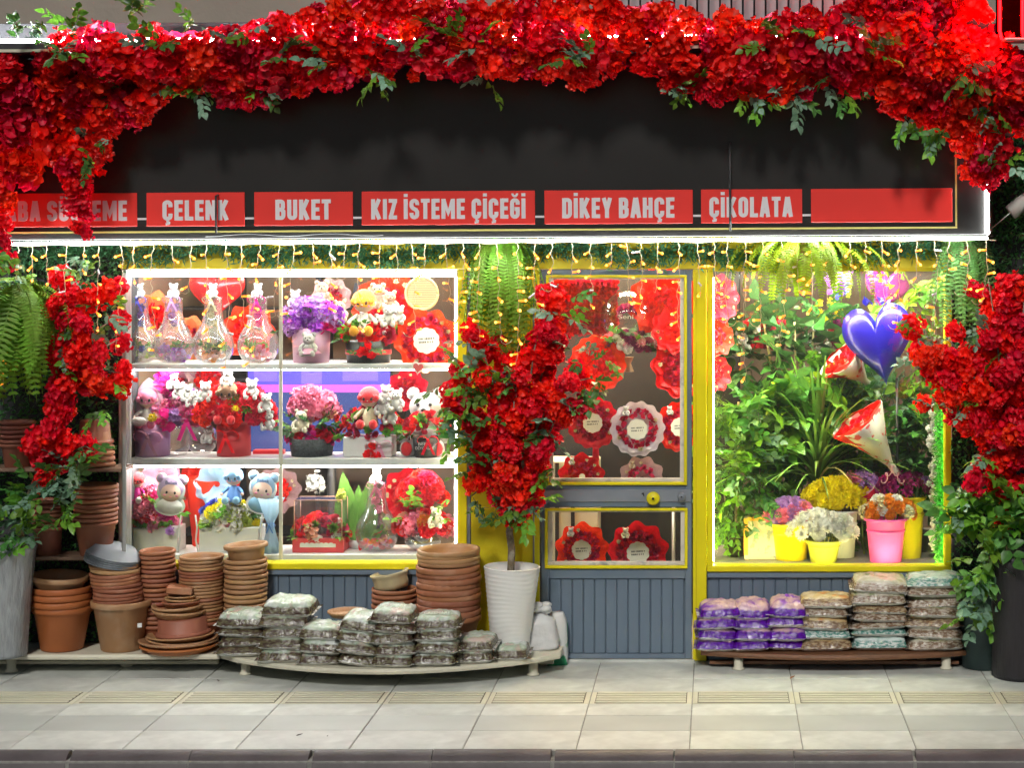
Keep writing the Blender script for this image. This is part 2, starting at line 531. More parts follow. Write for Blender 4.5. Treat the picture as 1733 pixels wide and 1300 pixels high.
def stuff_leaves(n, fn, L, W, seed, out_dir=(0,-1,0), spread=.9):
    """one mesh of n small leaves; fn(q) gives each leaf its place"""
    q = random.Random(seed); mb = MB()
    od = Vector(out_dir)
    for i in range(n):
        c = Vector(fn(q))
        d = (od + Vector((q.uniform(-1,1), q.uniform(-1,1), q.uniform(-1,1)))*spread).normalized()
        side = d.cross(Vector((q.uniform(-1,1), q.uniform(-1,1), q.uniform(-1,1)))).normalized()
        l = L*q.uniform(.7,1.3); w = W*q.uniform(.7,1.3)
        mb.add([c, c+d*l*.5+side*w*.5, c+d*l, c+d*l*.5-side*w*.5], [(0,1,2,3)], 0)
    return mb

# teddy bear, seated, height 1, facing -y
def teddy_mesh():
    mb = MB()
    mb.ball((0, 0, .28), (.25, .22, .28), 12, 8, 0)
    mb.ball((0, -.03, .69), (.25, .22, .22), 12, 8, 0)
    for sx in (-1, 1):
        mb.ball((sx*.19, 0, .88), (.10, .06, .10), 8, 6, 0)
        mb.ball((sx*.19, -.05, .88), (.06, .03, .06), 8, 5, 1)
        mb.tube([(sx*.17, -.05, .48), (sx*.30, -.13, .36), (sx*.30, -.25, .27)], [.09, .085, .08], 8, 0)
        mb.ball((sx*.30, -.26, .26), .083, 8, 6, 0)
        mb.tube([(sx*.13, -.08, .12), (sx*.20, -.25, .09), (sx*.22, -.38, .09)], [.12, .105, .10], 8, 0)
        mb.ball((sx*.22, -.39, .12), (.105, .06, .13), 8, 6, 0)
        mb.ball((sx*.22, -.435, .12), (.085, .03, .105), 10, 6, 3)
        mb.ball((sx*.09, -.235, .74), .028, 6, 5, 2)
    mb.ball((0, -.22, .635), (.11, .08, .085), 10, 6, 1)
    mb.ball((0, -.30, .665), (.038, .02, .028), 6, 5, 2)
    return mb.mesh("teddy_bear", (fur_white, fur_white, dot, fur_white))
TEDDY = teddy_mesh()

# doll, seated, height 1, facing -y : skin, hair, dress, dots, shoes
def doll_mesh(cap=True):
    mb = MB()
    mb.lathe([(0, 0), (.22, 0), (.23, .1), (.18, .28), (.12, .42), (.07, .48), (0, .49)], 14, 2)
    mb.ball((0, -.02, .70), (.235, .22, .225), 14, 10, 0)
    if cap:
        prof = []
        for i in range(7):
            t = i/6*PI*.56
            prof.append((.275*math.sin(t), .275*math.cos(t)))
        mb.lathe(prof, 16, 1, TRS((0, .015, .725), (R(16), 0, 0)))
        for k in range(5):
            x = -.2+.1*k
            mb.ball((x, -.185, .80-abs(x)*.35), (.07, .05, .075), 7, 5, 1)
    for sx in (-1, 1):
        mb.tube([(sx*.12, -.02, .42), (sx*.25, -.10, .32), (sx*.30, -.20, .26)], [.055, .05, .045], 7, 2)
        mb.ball((sx*.30, -.215, .25), .05, 7, 5, 0)
        mb.tube([(sx*.10, -.12, .08), (sx*.15, -.30, .06)], [.075, .065], 7, 0)
        mb.ball((sx*.16, -.36, .08), (.11, .07, .12), 10, 6, 4)
        mb.ball((sx*.085, -.230, .70), (.040, .018, .050), 8, 5, 3)
        mb.ball((sx*.24, -.02, .69), (.04, .05, .06), 6, 5, 0)
        mb.ball((sx*.14, -.20, .63), (.035, .014, .025), 6, 4, 5)
    mb.ball((0, -.245, .655), (.022, .02, .018), 6, 4, 0)
    mb.ball((0, -.225, .605), (.04, .012, .012), 6, 4, 5)
    return mb.mesh("doll", (skin, hair_orange, white_petal, dot, hair_orange, pink_petal))
DOLL = doll_mesh()

def text_mesh(body, h, w=None, ext=.0, off=0.0):
    """lettering standing in the xz plane, facing -y, lower left corner at the origin, capital height h, width w"""
    cu = bpy.data.curves.new("lettering", 'FONT')
    cu.body = body; cu.size = 1.0; cu.offset = off; cu.extrude = ext; cu.resolution_u = 4
    t = bpy.data.objects.new("lettering_tmp", cu)
    col.objects.link(t)
    bpy.context.view_layer.update()
    me = bpy.data.meshes.new_from_object(t.evaluated_get(bpy.context.evaluated_depsgraph_get()))
    bpy.data.objects.remove(t); bpy.data.curves.remove(cu)
    xs = [v.co.x for v in me.vertices]
    x0, x1 = min(xs), max(xs)
    sy = h/.73
    sx = (w/(x1-x0)) if w else sy
    for v in me.vertices:
        v.co = ((v.co.x-x0)*sx, -v.co.z, v.co.y*sy)
    me.materials.clear()
    me.update()
    return me

ORD = ["topmost", "second", "third", "fourth", "fifth", "sixth", "seventh", "eighth", "ninth", "tenth", "eleventh", "twelfth", "thirteenth", "fourteenth",
       "fifteenth", "sixteenth", "seventeenth", "eighteenth", "nineteenth", "twentieth", "twentyfirst"]
def from_top(k, n): return "topmost" if k == n-1 else ORD[n-1-k] + " from the top"

# condensed bold lettering drawn as strokes (capital height 1)
T_ = .195
def _arc(cx, cy, r, a0, a1, n=5): return [(cx+r*math.cos(R(a0+(a1-a0)*i/n)), cy+r*math.sin(R(a0+(a1-a0)*i/n))) for i in range(n+1)]
def glyph(ch):
    w = {'M': .66, 'I': T_, 'İ': T_, 'N': .50, 'A': .50, 'Y': .48, 'K': .49, 'E': .40, 'L': .39, 'T': .43, 'Z': .41}.get(ch, .47)
    a = T_/2; l, rr, b, t = a, w-a, a*.92, 1-a*.92
    q = .135
    tl = lambda: _arc(l+q, t-q, q, 180, 90); tr = lambda: _arc(rr-q, t-q, q, 90, 0); br = lambda: _arc(rr-q, b+q, q, 0, -90); bl = lambda: _arc(l+q, b+q, q, 270, 180)
    base = {'Ç': 'C', 'İ': 'I', 'Ğ': 'G', 'Ü': 'U'}.get(ch, ch)
    st = []
    if base == 'C': st = [[(rr, .66)] + tr()[::-1] + tl()[::-1] + bl()[::-1] + br()[::-1] + [(rr, .34)]]
    elif base == 'G': st = [[(rr, .68)] + tr()[::-1] + tl()[::-1] + bl()[::-1] + br()[::-1] + [(rr, .47), (w*.46, .47)]]
    elif base == 'O': st = [[(l, .5)] + tl() + tr() + br() + bl() + [(l, .5)]]
    elif base == 'S': st = [[(rr, .69)] + tr()[::-1] + tl()[::-1] + [(l, .64), (l+.06, .54), (rr-.06, .46), (rr, .36)] + br() + bl() + [(l, .31)]]
    elif base == 'U': st = [[(l, 1)] + bl()[::-1] + br()[::-1] + [(rr, 1)]]
    elif base == 'I': st = [[(a, 0), (a, 1)]]
    elif base == 'L': st = [[(l, 1), (l, 0)], [(l, b), (w, b)]]
    elif base == 'T': st = [[(w/2, 0), (w/2, 1)], [(0, t), (w, t)]]
    elif base == 'E': st = [[(l, 0), (l, 1)], [(l, t), (w, t)], [(l, .51), (w*.93, .51)], [(l, b), (w, b)]]
    elif base == 'H': st = [[(l, 0), (l, 1)], [(rr, 0), (rr, 1)], [(l, .5), (rr, .5)]]
    elif base == 'K': st = [[(l, 0), (l, 1)], [(l+.02, .36), (rr, 1)], [(l+.10, .52), (rr+.01, 0)]]
    elif base == 'N': st = [[(l, 0), (l, 1)], [(rr, 0), (rr, 1)], [(l, .97), (rr, .03)]]
    elif base == 'M': st = [[(l, 0), (l, 1)], [(rr, 0), (rr, 1)], [(l+.01, .96), (w/2, .30), (rr-.01, .96)]]
    elif base == 'A': st = [[(a*.9, 0), (w/2-.02, 1)], [(w-a*.9, 0), (w/2+.02, 1)], [(l+.05, .28), (rr-.05, .28)]]
    elif base == 'Y': st = [[(a*.9, 1), (w/2, .42)], [(w-a*.9, 1), (w/2, .42)], [(w/2, .46), (w/2, 0)]]
    elif base == 'Z': st = [[(0, t), (w, t)], [(w-a, t), (a, b)], [(0, b), (w, b)]]
    elif base == 'D': st = [[(l, 0), (l, 1)], [(l, t), (l+q, t)] + tr() + br() + [(l, b)]]
    elif base == 'B': st = [[(l, 0), (l, 1)], [(l, t), (rr-.11, t)] + _arc(rr-.12, t-.10, .10, 90, 0)[1:] + [(rr-.02, .62), (rr-.07, .515), (l, .515)], [(l, .505), (rr-.09, .505), (rr, .42)] + _arc(rr-.12, b+.12, .12, 0, -90) + [(l, b)]]
    elif base == 'R': st = [[(l, 0), (l, 1)], [(l, t), (rr-.12, t)] + _arc(rr-.12, t-.12, .12, 90, 0) + _arc(rr-.12, .46+.12, .12, 0, -90) + [(l, .46)], [(w*.45, .46), (rr+.01, 0)]]
    thin = []
    if ch == 'Ç': thin = [[(w/2, .04), (w/2, -.06), (w/2+.07, -.10), (w/2+.06, -.17), (w/2-.09, -.19)]]
    if ch == 'İ': st.append([(a, 1.10), (a, 1.26)])
    if ch == 'Ü': thin = [[(l+.03, 1.10), (l+.03, 1.24)], [(rr-.03, 1.10), (rr-.03, 1.24)]]
    if ch == 'Ğ': thin = [[(l+.03, 1.25)] + _arc(w/2, 1.22, .11, 180, 360, 6) + [(rr-.03, 1.25)]]
    return w, st, thin
def sign_text(body, h, w):
    mb = MB(); x = 0; k = 0
    def ribbon(pts, t, dx):
        nonlocal k
        k += 1; P_ = [Vector(p) for p in pts]; n = len(P_); L_ = []; Rr = []
        for i in range(n):
            d0 = (P_[i]-P_[i-1]).normalized() if i > 0 else None
            d1 = (P_[i+1]-P_[i]).normalized() if i < n-1 else None
            if d0 is None: d0 = d1
            if d1 is None: d1 = d0
            nrm = Vector((-(d0+d1).y, (d0+d1).x))
            nrm = nrm.normalized() if nrm.length > 1e-6 else Vector((-d0.y, d0.x))
            m = 1/max(.5, nrm.dot(Vector((-d0.y, d0.x))))
            L_.append(P_[i]+nrm*t/2*m); Rr.append(P_[i]-nrm*t/2*m)
        yy = -.02-.0015*(k % 9)
        vs = [(p.x+dx, yy, p.y) for p in L_]+[(p.x+dx, yy, p.y) for p in Rr]+[(p.x+dx, 0, p.y) for p in L_]+[(p.x+dx, 0, p.y) for p in Rr]
        fs = []
        for i in range(n-1): fs += [(i, i+1, n+i+1, n+i), (i, 2*n+i, 2*n+i+1, i+1), (n+i, n+i+1, 3*n+i+1, 3*n+i)]
        fs += [(0, n, 3*n, 2*n), (n-1, 3*n-1, 4*n-1, 2*n-1)]
        mb.add(vs, fs, 0)
    for ch in body:
        if ch == ' ': x += .24; continue
        gw, st, thin = glyph(ch)
        for p in st: ribbon(p, T_, x)
        for p in thin: ribbon(p, T_*.55 if ch != 'Ü' else T_*.8, x)
        x += gw+.085
    x -= .085
    mb.v = [(vx*w/x, vy*h*.6, vz*h) for vx, vy, vz in mb.v]
    return mb.mesh("lettering", (sign_letter,))

def flower(parent, name, meshes, mat, loc, r, d=(0,-1,.5), q=rnd):
    e = align(d, q.uniform(0, 6.28)).to_euler()
    return ob(name, q.choice(meshes), parent, loc, e, r, (mat,))

def sprig(parent, loc, d, L, mat=leaf_mat, q=rnd, meshes=None, name="leaf_sprig"):
    """leafy twig growing from loc along d"""
    m = Vector(d).normalized().to_track_quat('Y', 'Z').to_matrix().to_4x4() @ Matrix.Rotation(q.uniform(-1,1), 4, 'Y')
    return ob(name, q.choice(meshes or SPRIG), parent, loc, m.to_euler(), L, (mat, stem_mat))
# ------------------------------------------------------------------ ground: road, kerb, pavement
road_mat = pmat("asphalt", (.05, .05, .052), .9, var=.3, vscale=20, bump=.5, bscale=200)
tile_a = pmat("pale_paving", (.55, .57, .535), .5, var=.14, vscale=9, orand=.08, bump=.10, bscale=140, color2=(.42, .44, .41), c2scale=3.2, c2lo=.48, c2hi=.72)
tile_shade = pmat("shaded_paving", (.42, .445, .42), .5, var=.10, vscale=3, orand=.05, bump=.06, bscale=140)  # shadow band across the paving, put into the tile colour
tile_t = pmat("tactile_paving", (.56, .54, .42), .55, var=.10, vscale=5, orand=.06, bump=.06, bscale=140)
groove_mat = pmat("dark_groove", (.13, .12, .085), .85, var=.25, vscale=9)  # groove plates darker than the ridges, to set them apart
joint_mat = pmat("joint_mortar", (.28, .275, .25), .9, var=.25, vscale=30)
kerb_mat = pmat("dark_kerb_stone", (.085, .07, .072), .55, var=.3, vscale=6, bump=.15, bscale=60)

road = MB(); road.box(-60, 60, -60, -2.02, -.4, -.13)
tag(ob("road", road, mats=(road_mat,)), kind="structure")
pav = MB(); pav.box(-9, 11, -1.962, 0.35, -.3, -.006)
pavement = tag(ob("pavement", pav, mats=(joint_mat,)), kind="structure")
TW = .545
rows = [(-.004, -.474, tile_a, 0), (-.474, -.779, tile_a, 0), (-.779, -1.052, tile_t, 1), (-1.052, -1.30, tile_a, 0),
        (-1.30, -1.60, tile_shade, 0), (-1.60, -1.955, tile_a, 0)]  # first row here is split off along the painted shadow edge
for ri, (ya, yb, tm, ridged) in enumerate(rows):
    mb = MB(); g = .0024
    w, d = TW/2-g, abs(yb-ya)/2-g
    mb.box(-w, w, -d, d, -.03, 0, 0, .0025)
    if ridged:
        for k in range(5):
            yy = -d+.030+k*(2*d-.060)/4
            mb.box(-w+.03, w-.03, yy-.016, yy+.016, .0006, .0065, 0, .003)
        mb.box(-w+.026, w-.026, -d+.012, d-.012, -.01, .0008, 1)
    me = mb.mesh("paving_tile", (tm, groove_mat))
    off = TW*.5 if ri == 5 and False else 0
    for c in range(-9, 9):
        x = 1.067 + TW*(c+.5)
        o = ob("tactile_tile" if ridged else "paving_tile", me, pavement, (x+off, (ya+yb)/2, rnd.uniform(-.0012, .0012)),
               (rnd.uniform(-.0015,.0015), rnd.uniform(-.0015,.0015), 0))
# kerb stones
kerb = tag(thing("kerb", None, None), kind="structure")
mb = MB(); prof = []
L = .575
pts = [(-1.962, -.3), (-1.962, -.004), (-1.975, .006), (-2.0, .004), (-2.035, -.012), (-2.062, -.04), (-2.072, -.075), (-2.075, -.3)]
vs = []; fs = []
for sx in (-L/2+.006, L/2-.006):
    for (y, z) in pts: vs.append((sx, y, z))
n = len(pts)
for i in range(n-1): fs.append((i, i+1, n+i+1, n+i))
mb.add(vs, fs, 0, None, True); mb.add(vs, [tuple(range(n)), tuple(range(2*n-1, n-1, -1))], 0)

kme = mb.mesh("kerb_stone", (kerb_mat,))
x0 = PX(1140, -2.0)
for c in range(-9, 9):
    ob("kerb_stone", kme, kerb, (x0+L*(c+.5), 0, rnd.uniform(-.002,.002)), (0, 0, rnd.uniform(-.003,.003)))
mb = MB(); mb.box(-9, 11, -2.06, -1.964, -.3, -.03)
ob("mortar_bed", mb, kerb, mats=(joint_mat,))

# ------------------------------------------------------------------ building
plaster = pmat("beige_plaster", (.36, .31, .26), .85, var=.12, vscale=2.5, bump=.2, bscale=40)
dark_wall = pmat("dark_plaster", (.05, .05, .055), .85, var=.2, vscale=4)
bld = thing("shop_building", "flower shop front with yellow frames and grey boarded panels under the windows", "building", (0, 0, 0))
def bar(px0, px1, py0, py1, ya, yb, name, mat, parent, b=.004):
    """facade piece whose outline is measured on the facade plane"""
    mb = MB(); mb.box(PX(px0, 0), PX(px1, 0), ya, yb, PZ(py1, 0), PZ(py0, 0), 0, b)
    return ob(name, mb, parent, mats=(mat,))
# upper wall, plain side walls
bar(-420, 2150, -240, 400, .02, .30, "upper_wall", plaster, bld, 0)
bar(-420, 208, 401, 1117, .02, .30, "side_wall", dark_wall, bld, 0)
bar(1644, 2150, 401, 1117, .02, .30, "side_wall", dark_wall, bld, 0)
bar(208, 1644, 401, 444, .02, .22, "lintel", yellow_rough, bld, 0)
hd = bar(206, 1644, 436, 455, -.035, .10, "header_rail", yellow_paint, bld)
# pier between window and door
pier = bar(797, 906, 456, 1116, .004, .22, "pier", yellow_rough, bld, .002)
bar(884, 914, 457, 1115, -.03, .0, "pier_board", yellow_paint, bld)
bar(776, 791, 456, 1116, -.034, .16, "jamb", yellow_paint, bld)
bar(790.5, 796.5, 458, 1114, -.012, .02, "corner_strip", grey_trim, bld, .002)
bar(903.0, 905.5, 500, 1114, -.036, -.026, "corner_strip", grey_trim, bld, .001)
bar(1173, 1196, 456, 1117, -.036, .16, "jamb", yellow_paint, bld)
bar(1177.5, 1179.5, 460, 1110, -.040, -.03, "groove_bead", yellow_rough, bld, .001)
def window(name, label, x0, x1, y0, y1, fw, bead=None):
    w = ob(name, MB().box(PX(x0,0), PX(x1,0), .028, .034, PZ(y1,0), PZ(y0,0)), bld, mats=(glass_pane,))
    if label: w["label"] = label
    for (a, b, c, d) in ((x0-fw, x1+fw, y0-fw, y0), (x0-fw, x1+fw, y1, y1+fw)):
        bar(a, b, c, d, -.028, .07, "frame_rail", yellow_paint, w)
    for (a, b, c, d) in ((x0-fw, x0, y0, y1), (x1, x1+fw, y0, y1)):
        bar(a, b, c, d, -.0265, .069, "frame_stile", yellow_paint, w)
    return w
win_r = window("window", "wide window of plants and buckets in a bright yellow frame", 1207, 1599, 459, 957, 10)
win_l = ob("window", MB().box(PX(216,0), PX(776,0), .028, .034, PZ(952,0), PZ(456,0)), bld, mats=(glass_pane,))
win_l["label"] = "window of the lit gift shelves"
bar(210, 776, 952, 963, -.03, .09, "frame_rail", yellow_paint, win_l)
bar(208, 216, 456, 952, -.02, .08, "frame_stile", alu, win_l)
# risers under the windows: rails and boards
def riser(x0, x1, y0, pitch, first):
    r = bar(x0, x1, y0, 1117, .012, .20, "riser_panel", grey_paint, bld, 0)
    bar(x0, x1, y0+.5, y0+9, -.026, .011, "riser_rail", grey_paint, r)
    bar(x0, x1, 1106, 1116.5, -.012, .011, "riser_rail", grey_paint, r)
    w = pitch*S(0)
    mb = MB(); mb.box(.0012, w-.0012, -.004, .0115, PZ(1105.5,0), PZ(y0+9.5,0), 0, .003)
    mb.box(w*.80, w*.92, -.0065, -.0035, PZ(1105.5,0)+.004, PZ(y0+9.5,0)-.006, 0, .0012)
    me = mb.mesh("board", (grey_paint,))
    x = first
    while x + pitch <= x1+.5:
        if x >= x0-.5: ob("board", me, r, (PX(x, 0), rnd.uniform(-.001,.001), 0))
        x += pitch
riser(208, 797, 963.5, 18.7, 210)
riser(1197, 1643, 968.5, 19.05, 1198)
# threshold step
mb = MB(); mb.box(PX(914,0), PX(1176,0), -.05, .25, -.01, .012, 0, .003)
ob("threshold", mb, bld, mats=(tile_a,))
# balcony railing above right
rail = thing("balcony_railing", "dark vertical bars of the balcony above the red garland", "railing", P(1230, 20, -.3))
def relto(root, p): return Vector(p) - root.location
yR = -.3
for i in range(20):
    px = 1045 + i*19.3
    mb = MB(); mb.tube([(0,0,-.25), (0,0,.9)], .006, 6)
    ob("bar", mb, rail, relto(rail, (PX(px, yR), yR, PZ(30, yR))), mats=(black_metal,))
for zz in (.62, -.1):
    mb = MB(); mb.box(PX(1036, yR)-rail.location.x, PX(1420, yR)-rail.location.x, -.012, .012, zz-.012, zz+.012, 0, .003)
    ob("rail", mb, rail, (0, 0, relto(rail, (0, 0, PZ(30, yR))).z), mats=(black_metal,))
pale_panel = pmat("pale_balcony_panel", (.50, .44, .46), .7, var=.1)
mb = MB(); mb.box(PX(1040,-.1), PX(1440,-.1), -.12, -.08, PZ(70,-.1), PZ(-160,-.1), 0, .004)
ob("balcony_panel", mb, rail, -rail.location, mats=(pale_panel,))

# shop interior shell
int_wall = pmat("interior_wall", (.30, .21, .15), .8, var=.1, vscale=3)
int_dark = pmat("interior_dark_backdrop", (.009, .009, .011), .6, var=.2, vscale=3)
int_floor = pmat("interior_floor_tile", (.30, .27, .24), .4, var=.15, vscale=3)
mb = MB(); mb.box(PX(100,0), PX(1760,0), .36, 3.2, -.2, -.012)
tag(ob("shop_floor", mb, mats=(int_floor,)), kind="structure")
mb = MB(); mb.box(PX(100,0), PX(1760,0), 3.0, 3.2, -.01, 3.1)
tag(ob("shop_wall", mb, mats=(int_wall,)), kind="structure")
mb = MB(); mb.box(PX(100,0), PX(1760,0), .24, 3.2, 2.72, 2.9)
tag(ob("shop_ceiling", mb, mats=(white_paint,)), kind="structure")
for px in (90, 1700):
    mb = MB(); mb.box(PX(px,0)-.05, PX(px,0)+.05, .31, 3.0, -.01, 2.71)
    tag(ob("shop_side_wall", mb, mats=(int_wall,)), kind="structure")
panel_light = emis("ceiling_panel_glow", (1.0, .95, .87), 20.0)
panel_warm = emis("warm_ceiling_panel_glow", (1.0, .72, .40), 38.0)
for i, px in enumerate((330, 700, 1060, 1440)):  # unseen panels behind the header, placed to brighten the shop inside
    t = thing("unseen_ceiling_light", "unseen square ceiling light panel inside the shop above the " + ("left gift shelves", "shelves near the pier", "door", "window plants")[i], "ceiling light", (PX(px, .8), .85 if i < 3 else .55, 2.715), group="unseen ceiling lights inside the shop")
    mb = MB(); mb.box(-.3, .3, -.3, .3, -.02, 0, 0, .004); ob("housing", mb, t, mats=(white_paint,))
    mb = MB(); mb.box(-.27, .27, -.27, .27, -.024, -.0205); ob("diffuser", mb, t, mats=(panel_warm if i == 2 else panel_light,))

# ------------------------------------------------------------------ shop door
door = thing("shop_door", "grey shop door with two yellow beaded panes and a round yellow knob", "door", (PX(1170,0), 0, 0))
def dbar(px0, px1, py0, py1, ya, yb, name, mat, parent=None, b=.003):
    o = bar(px0, px1, py0, py1, ya, yb, name, mat, parent or door, b)
    if parent is None: o.location = -door.location
    return o
dbar(917, 930, 457, 1114, -.022, .03, "stile", grey_paint)
dbar(1160, 1171, 457, 1114, -.022, .03, "stile", grey_paint)
dbar(930, 1160, 457, 466, -.0215, .03, "top_rail", grey_paint)
dbar(930, 1160, 818, 858, -.0215, .03, "lock_rail", grey_paint)
dbar(918, 1170, 828, 849, -.030, -.0225, "lock_plate", grey_trim)
dbar(930, 1160, 962, 979, -.0215, .03, "bottom_rail", grey_paint)
dbar(930, 1160, 979, 1114, .004, .03, "panel_back", grey_paint)
dbar(930, 1160, 1106, 1114, -.0215, .0035, "kick_rail", grey_paint)
w = 18.4*S(0)
mb = MB(); mb.box(.0012, w-.0012, -.012, .0035, PZ(1105.5,0), PZ(979.5,0), 0, .003)
mb.box(w*.80, w*.93, -.0148, -.0115, PZ(1105.5,0)+.004, PZ(979.5,0)-.006, 0, .0012)
dme = mb.mesh("board", (grey_paint,))
for i in range(12): ob("board", dme, door, (PX(931.5+i*18.9, 0)-door.location.x, rnd.uniform(-.001,.001), 0))
bead_w = pmat("worn_white_putty", (.62, .58, .50), .7, var=.2, vscale=14, color2=(.3, .3, .3), c2scale=16, c2lo=.55, c2hi=.72)
def pane(x0, x1, y0, y1):
    p = ob("pane", MB().box(PX(x0,0), PX(x1,0), .008, .013, PZ(y1,0), PZ(y0,0)), door, -door.location, mats=(glass_pane,))
    for (a, b, c, d) in ((x0-8, x1+8, y0-7, y0-2.5), (x0-8, x1+8, y1+3, y1+8)):
        bar(a, b, c, d, -.040, -.0225, "bead", yellow_paint, p, .003)
    for (a, b, c, d) in ((x0-8, x0-3, y0-2.5, y1+3), (x1+3, x1+8, y0-2.5, y1+3)):
        bar(a, b, c, d, -.039, -.0222, "bead", yellow_paint, p, .003)
    for (a, b, c, d) in ((x0-3, x1+3, y0-2.5, y0), (x0-3, x1+3, y1-3, y1+3)):
        bar(a, b, c, d, -.026, .007, "putty", bead_w, p, .002)
    for (a, b, c, d) in ((x0-3, x0+4, y0, y1-3), (x1-4, x1+3, y0, y1-3)):
        bar(a, b, c, d, -.0255, .0065, "putty", bead_w, p, .002)
pane(933, 1155, 472, 812)
pane(931, 1156, 866, 953)
def knob(px, py, r, mat, name):
    mb = MB(); mb.lathe([(0, .028), (.3*r, .028), (.32*r, .022), (.75*r, .030), (r, .022), (r, .008), (.55*r, .004), (.5*r, -.012), (0, -.012)], 20, 0)
    mb.lathe([(0, .031), (.2*r, .030), (.2*r, .026)], 10, 1)
    ob(name, mb, door, Vector((PX(px,0), -.034, PZ(py,0)))-door.location, (R(90), 0, 0), mats=(mat, dot))
knob(1106, 842, .039, yellow_paint, "knob")
knob(1154, 839, .024, grey_trim, "lock_cylinder")
mb = MB(); mb.tube([(0,0,0), (.008,-.012,.006), (.012,-.014,-.012)], .0035, 6)
ob("latch_hook", mb, door, Vector((PX(1087,0), -.03, PZ(835,0)))-door.location, mats=(black_metal,))

# ------------------------------------------------------------------ shop sign
YS = -.55
sg = S(YS)
sign_black = pmat("black_sign_sheet", (.018, .016, .0155), .36, var=.25, vscale=2, spec=.5, bump=.02, bscale=15)
sign_red = pmat("red_sign_vinyl", (.90, .040, .030), .45, var=.04, vscale=3)
sign_letter = pmat("pale_sign_vinyl", (.84, .80, .83), .5, var=.04)
led_top = emis("upper_led_tube_glow", (.95, .98, 1.0), 60.0)
led_white = emis("led_tube_glow", (.92, 1.0, .97), 26.0)
sign = thing("shop_sign", "long black shop sign with red word panels and a white light tube below", "sign", (PX(0, YS), YS, PZ(412, YS)))
sign.rotation_euler = (0, R(-.33), 0)
def sx_(px): return px*sg
def sz_(py): return (412-py)*sg
SKEW = .0058
mb = MB(); mb.box(sx_(-420), sx_(1676), 0, .52, sz_(407), sz_(104), 0, .004); ob("sign_board", mb, sign, mats=(sign_black,))
# the cornice above the board
mb = MB(); mb.box(sx_(-420), sx_(1690), -.33, .52, sz_(101), sz_(84), 0, .006); ob("cornice", mb, sign, mats=(dark_wall,))
mb = MB(); mb.box(sx_(-420), sx_(1690), -.337, -.331, sz_(99), sz_(94), 0, .001); ob("cornice_trim", mb, sign, mats=(cream_paint,))
mb = MB(); mb.box(sx_(-420), sx_(1676), -.02, .50, sz_(83), sz_(40), 0, .004); ob("upper_fascia", mb, sign, mats=(dark_wall,))
# light tubes: lower edge, right edge, top
def led(x0, x1, z0, z1, y0=-.018, y1=-.002):
    mb = MB(); mb.box(x0, x1, y0, y1, z0, z1, 0, .002); return ob("light_tube", mb, sign, mats=(led_white,))
led(sx_(-300), sx_(1671), sz_(414.5), sz_(410), -.014, 0)
led(sx_(1668), sx_(1674), sz_(406), sz_(112))
led(sx_(-420), sx_(1500), sz_(81), sz_(75), -.285, -.27).material_slots[0].material = led_top
# yellow border
for (a, b, c, d) in ((-420, 1620, 392.5, 395.5), (1617, 1620, 262, 392)):
    mb = MB(); mb.box(sx_(a), sx_(b), -.004, -.001, sz_(d), sz_(c)); ob("border_line", mb, sign, mats=(pmat("pale_yellow_line", (.62, .54, .16), .5),))
panels = [(-88, 233, "ARABA SÜSLEME", -30, 216), (249, 415, "ÇELENK", 276, 388), (431, 598, "BUKET", 467, 561), (613, 906, "KIZ İSTEME ÇİÇEĞİ", 629, 890),
          (922, 1173, "DİKEY BAHÇE", 952, 1142), (1187, 1358, "ÇİKOLATA", 1201, 1342), (1373, 1612, None, 0, 0)]
CAPH = 34
for (a, b, txt, t0, t1) in panels:
    mb = MB(); mb.box(sx_(a), sx_(b), -.006, -.001, sz_(384.5), sz_(327.5), 0, .0015)
    p = ob("word_panel", mb, sign, mats=(sign_red,))
    if txt:
        p["label"] = "red panel lettered " + txt
        me = sign_text(txt, CAPH*sg, (t1-t0)*sg)
        ob("lettering", me, p, (sx_(t0), -.0062, sz_(374.5)))
    else: p["label"] = "blank red panel at the right end"
for (a, b) in ((233, 249), (415, 431), (598, 613), (906, 922), (1173, 1187), (1358, 1373)):
    mb = MB(); mb.box(sx_(a+.4), sx_(b-.4), -.004, -.001, sz_(373.5), sz_(370)); ob("dash", mb, sign, mats=(sign_letter,))
# thin black rods added to draw the dark upright streaks on the board
for (px, a, b) in ((370, 334, 398), (1236, 250, 398)):
    mb = MB(); mb.tube([(sx_(px), -.05, sz_(b)), (sx_(px), -.05, sz_(a)), (sx_(px), 0, sz_(a-2))], .0065, 6); ob("streak_rod", mb, sign, mats=(black_metal,))
# a thin black cable loops along the bottom of the sign
mb = MB()
mb.tube([(sx_(350+i*20), -.02-.004*math.sin(i), sz_(402-4*math.sin(i*.45)**2)) for i in range(16)], .003, 5)
ob("cable", mb, sign, mats=(black_metal,))

# red neon at the upper right corner
neon = emis("red_neon_glow", (1.0, .0001, .00015), 160.0)
ns = thing("neon_sign", "red neon light box at the top right corner above the garland", "neon sign", P(1712, 40, -1.0))
mb = MB(); mb.box(-.055, .16, .10, .20, -.075, .55, 0, .006); ob("box", mb, ns, mats=(pmat("neon_box_black", (.0006,.0006,.0006), .9, spec=0.0),))
mb = MB(); mb.box(-.04, .16, -.03, .15, -.088, -.076, 0, .004); ob("base_plate", mb, ns, mats=(white_paint,))
for dx in (-.065, .055):
    mb = MB(); mb.tube([(dx, -.02, .52), (dx, -.02, -.04), (dx+.01, -.02, -.085)], .008, 6); ob("tube", mb, ns, mats=(neon,))
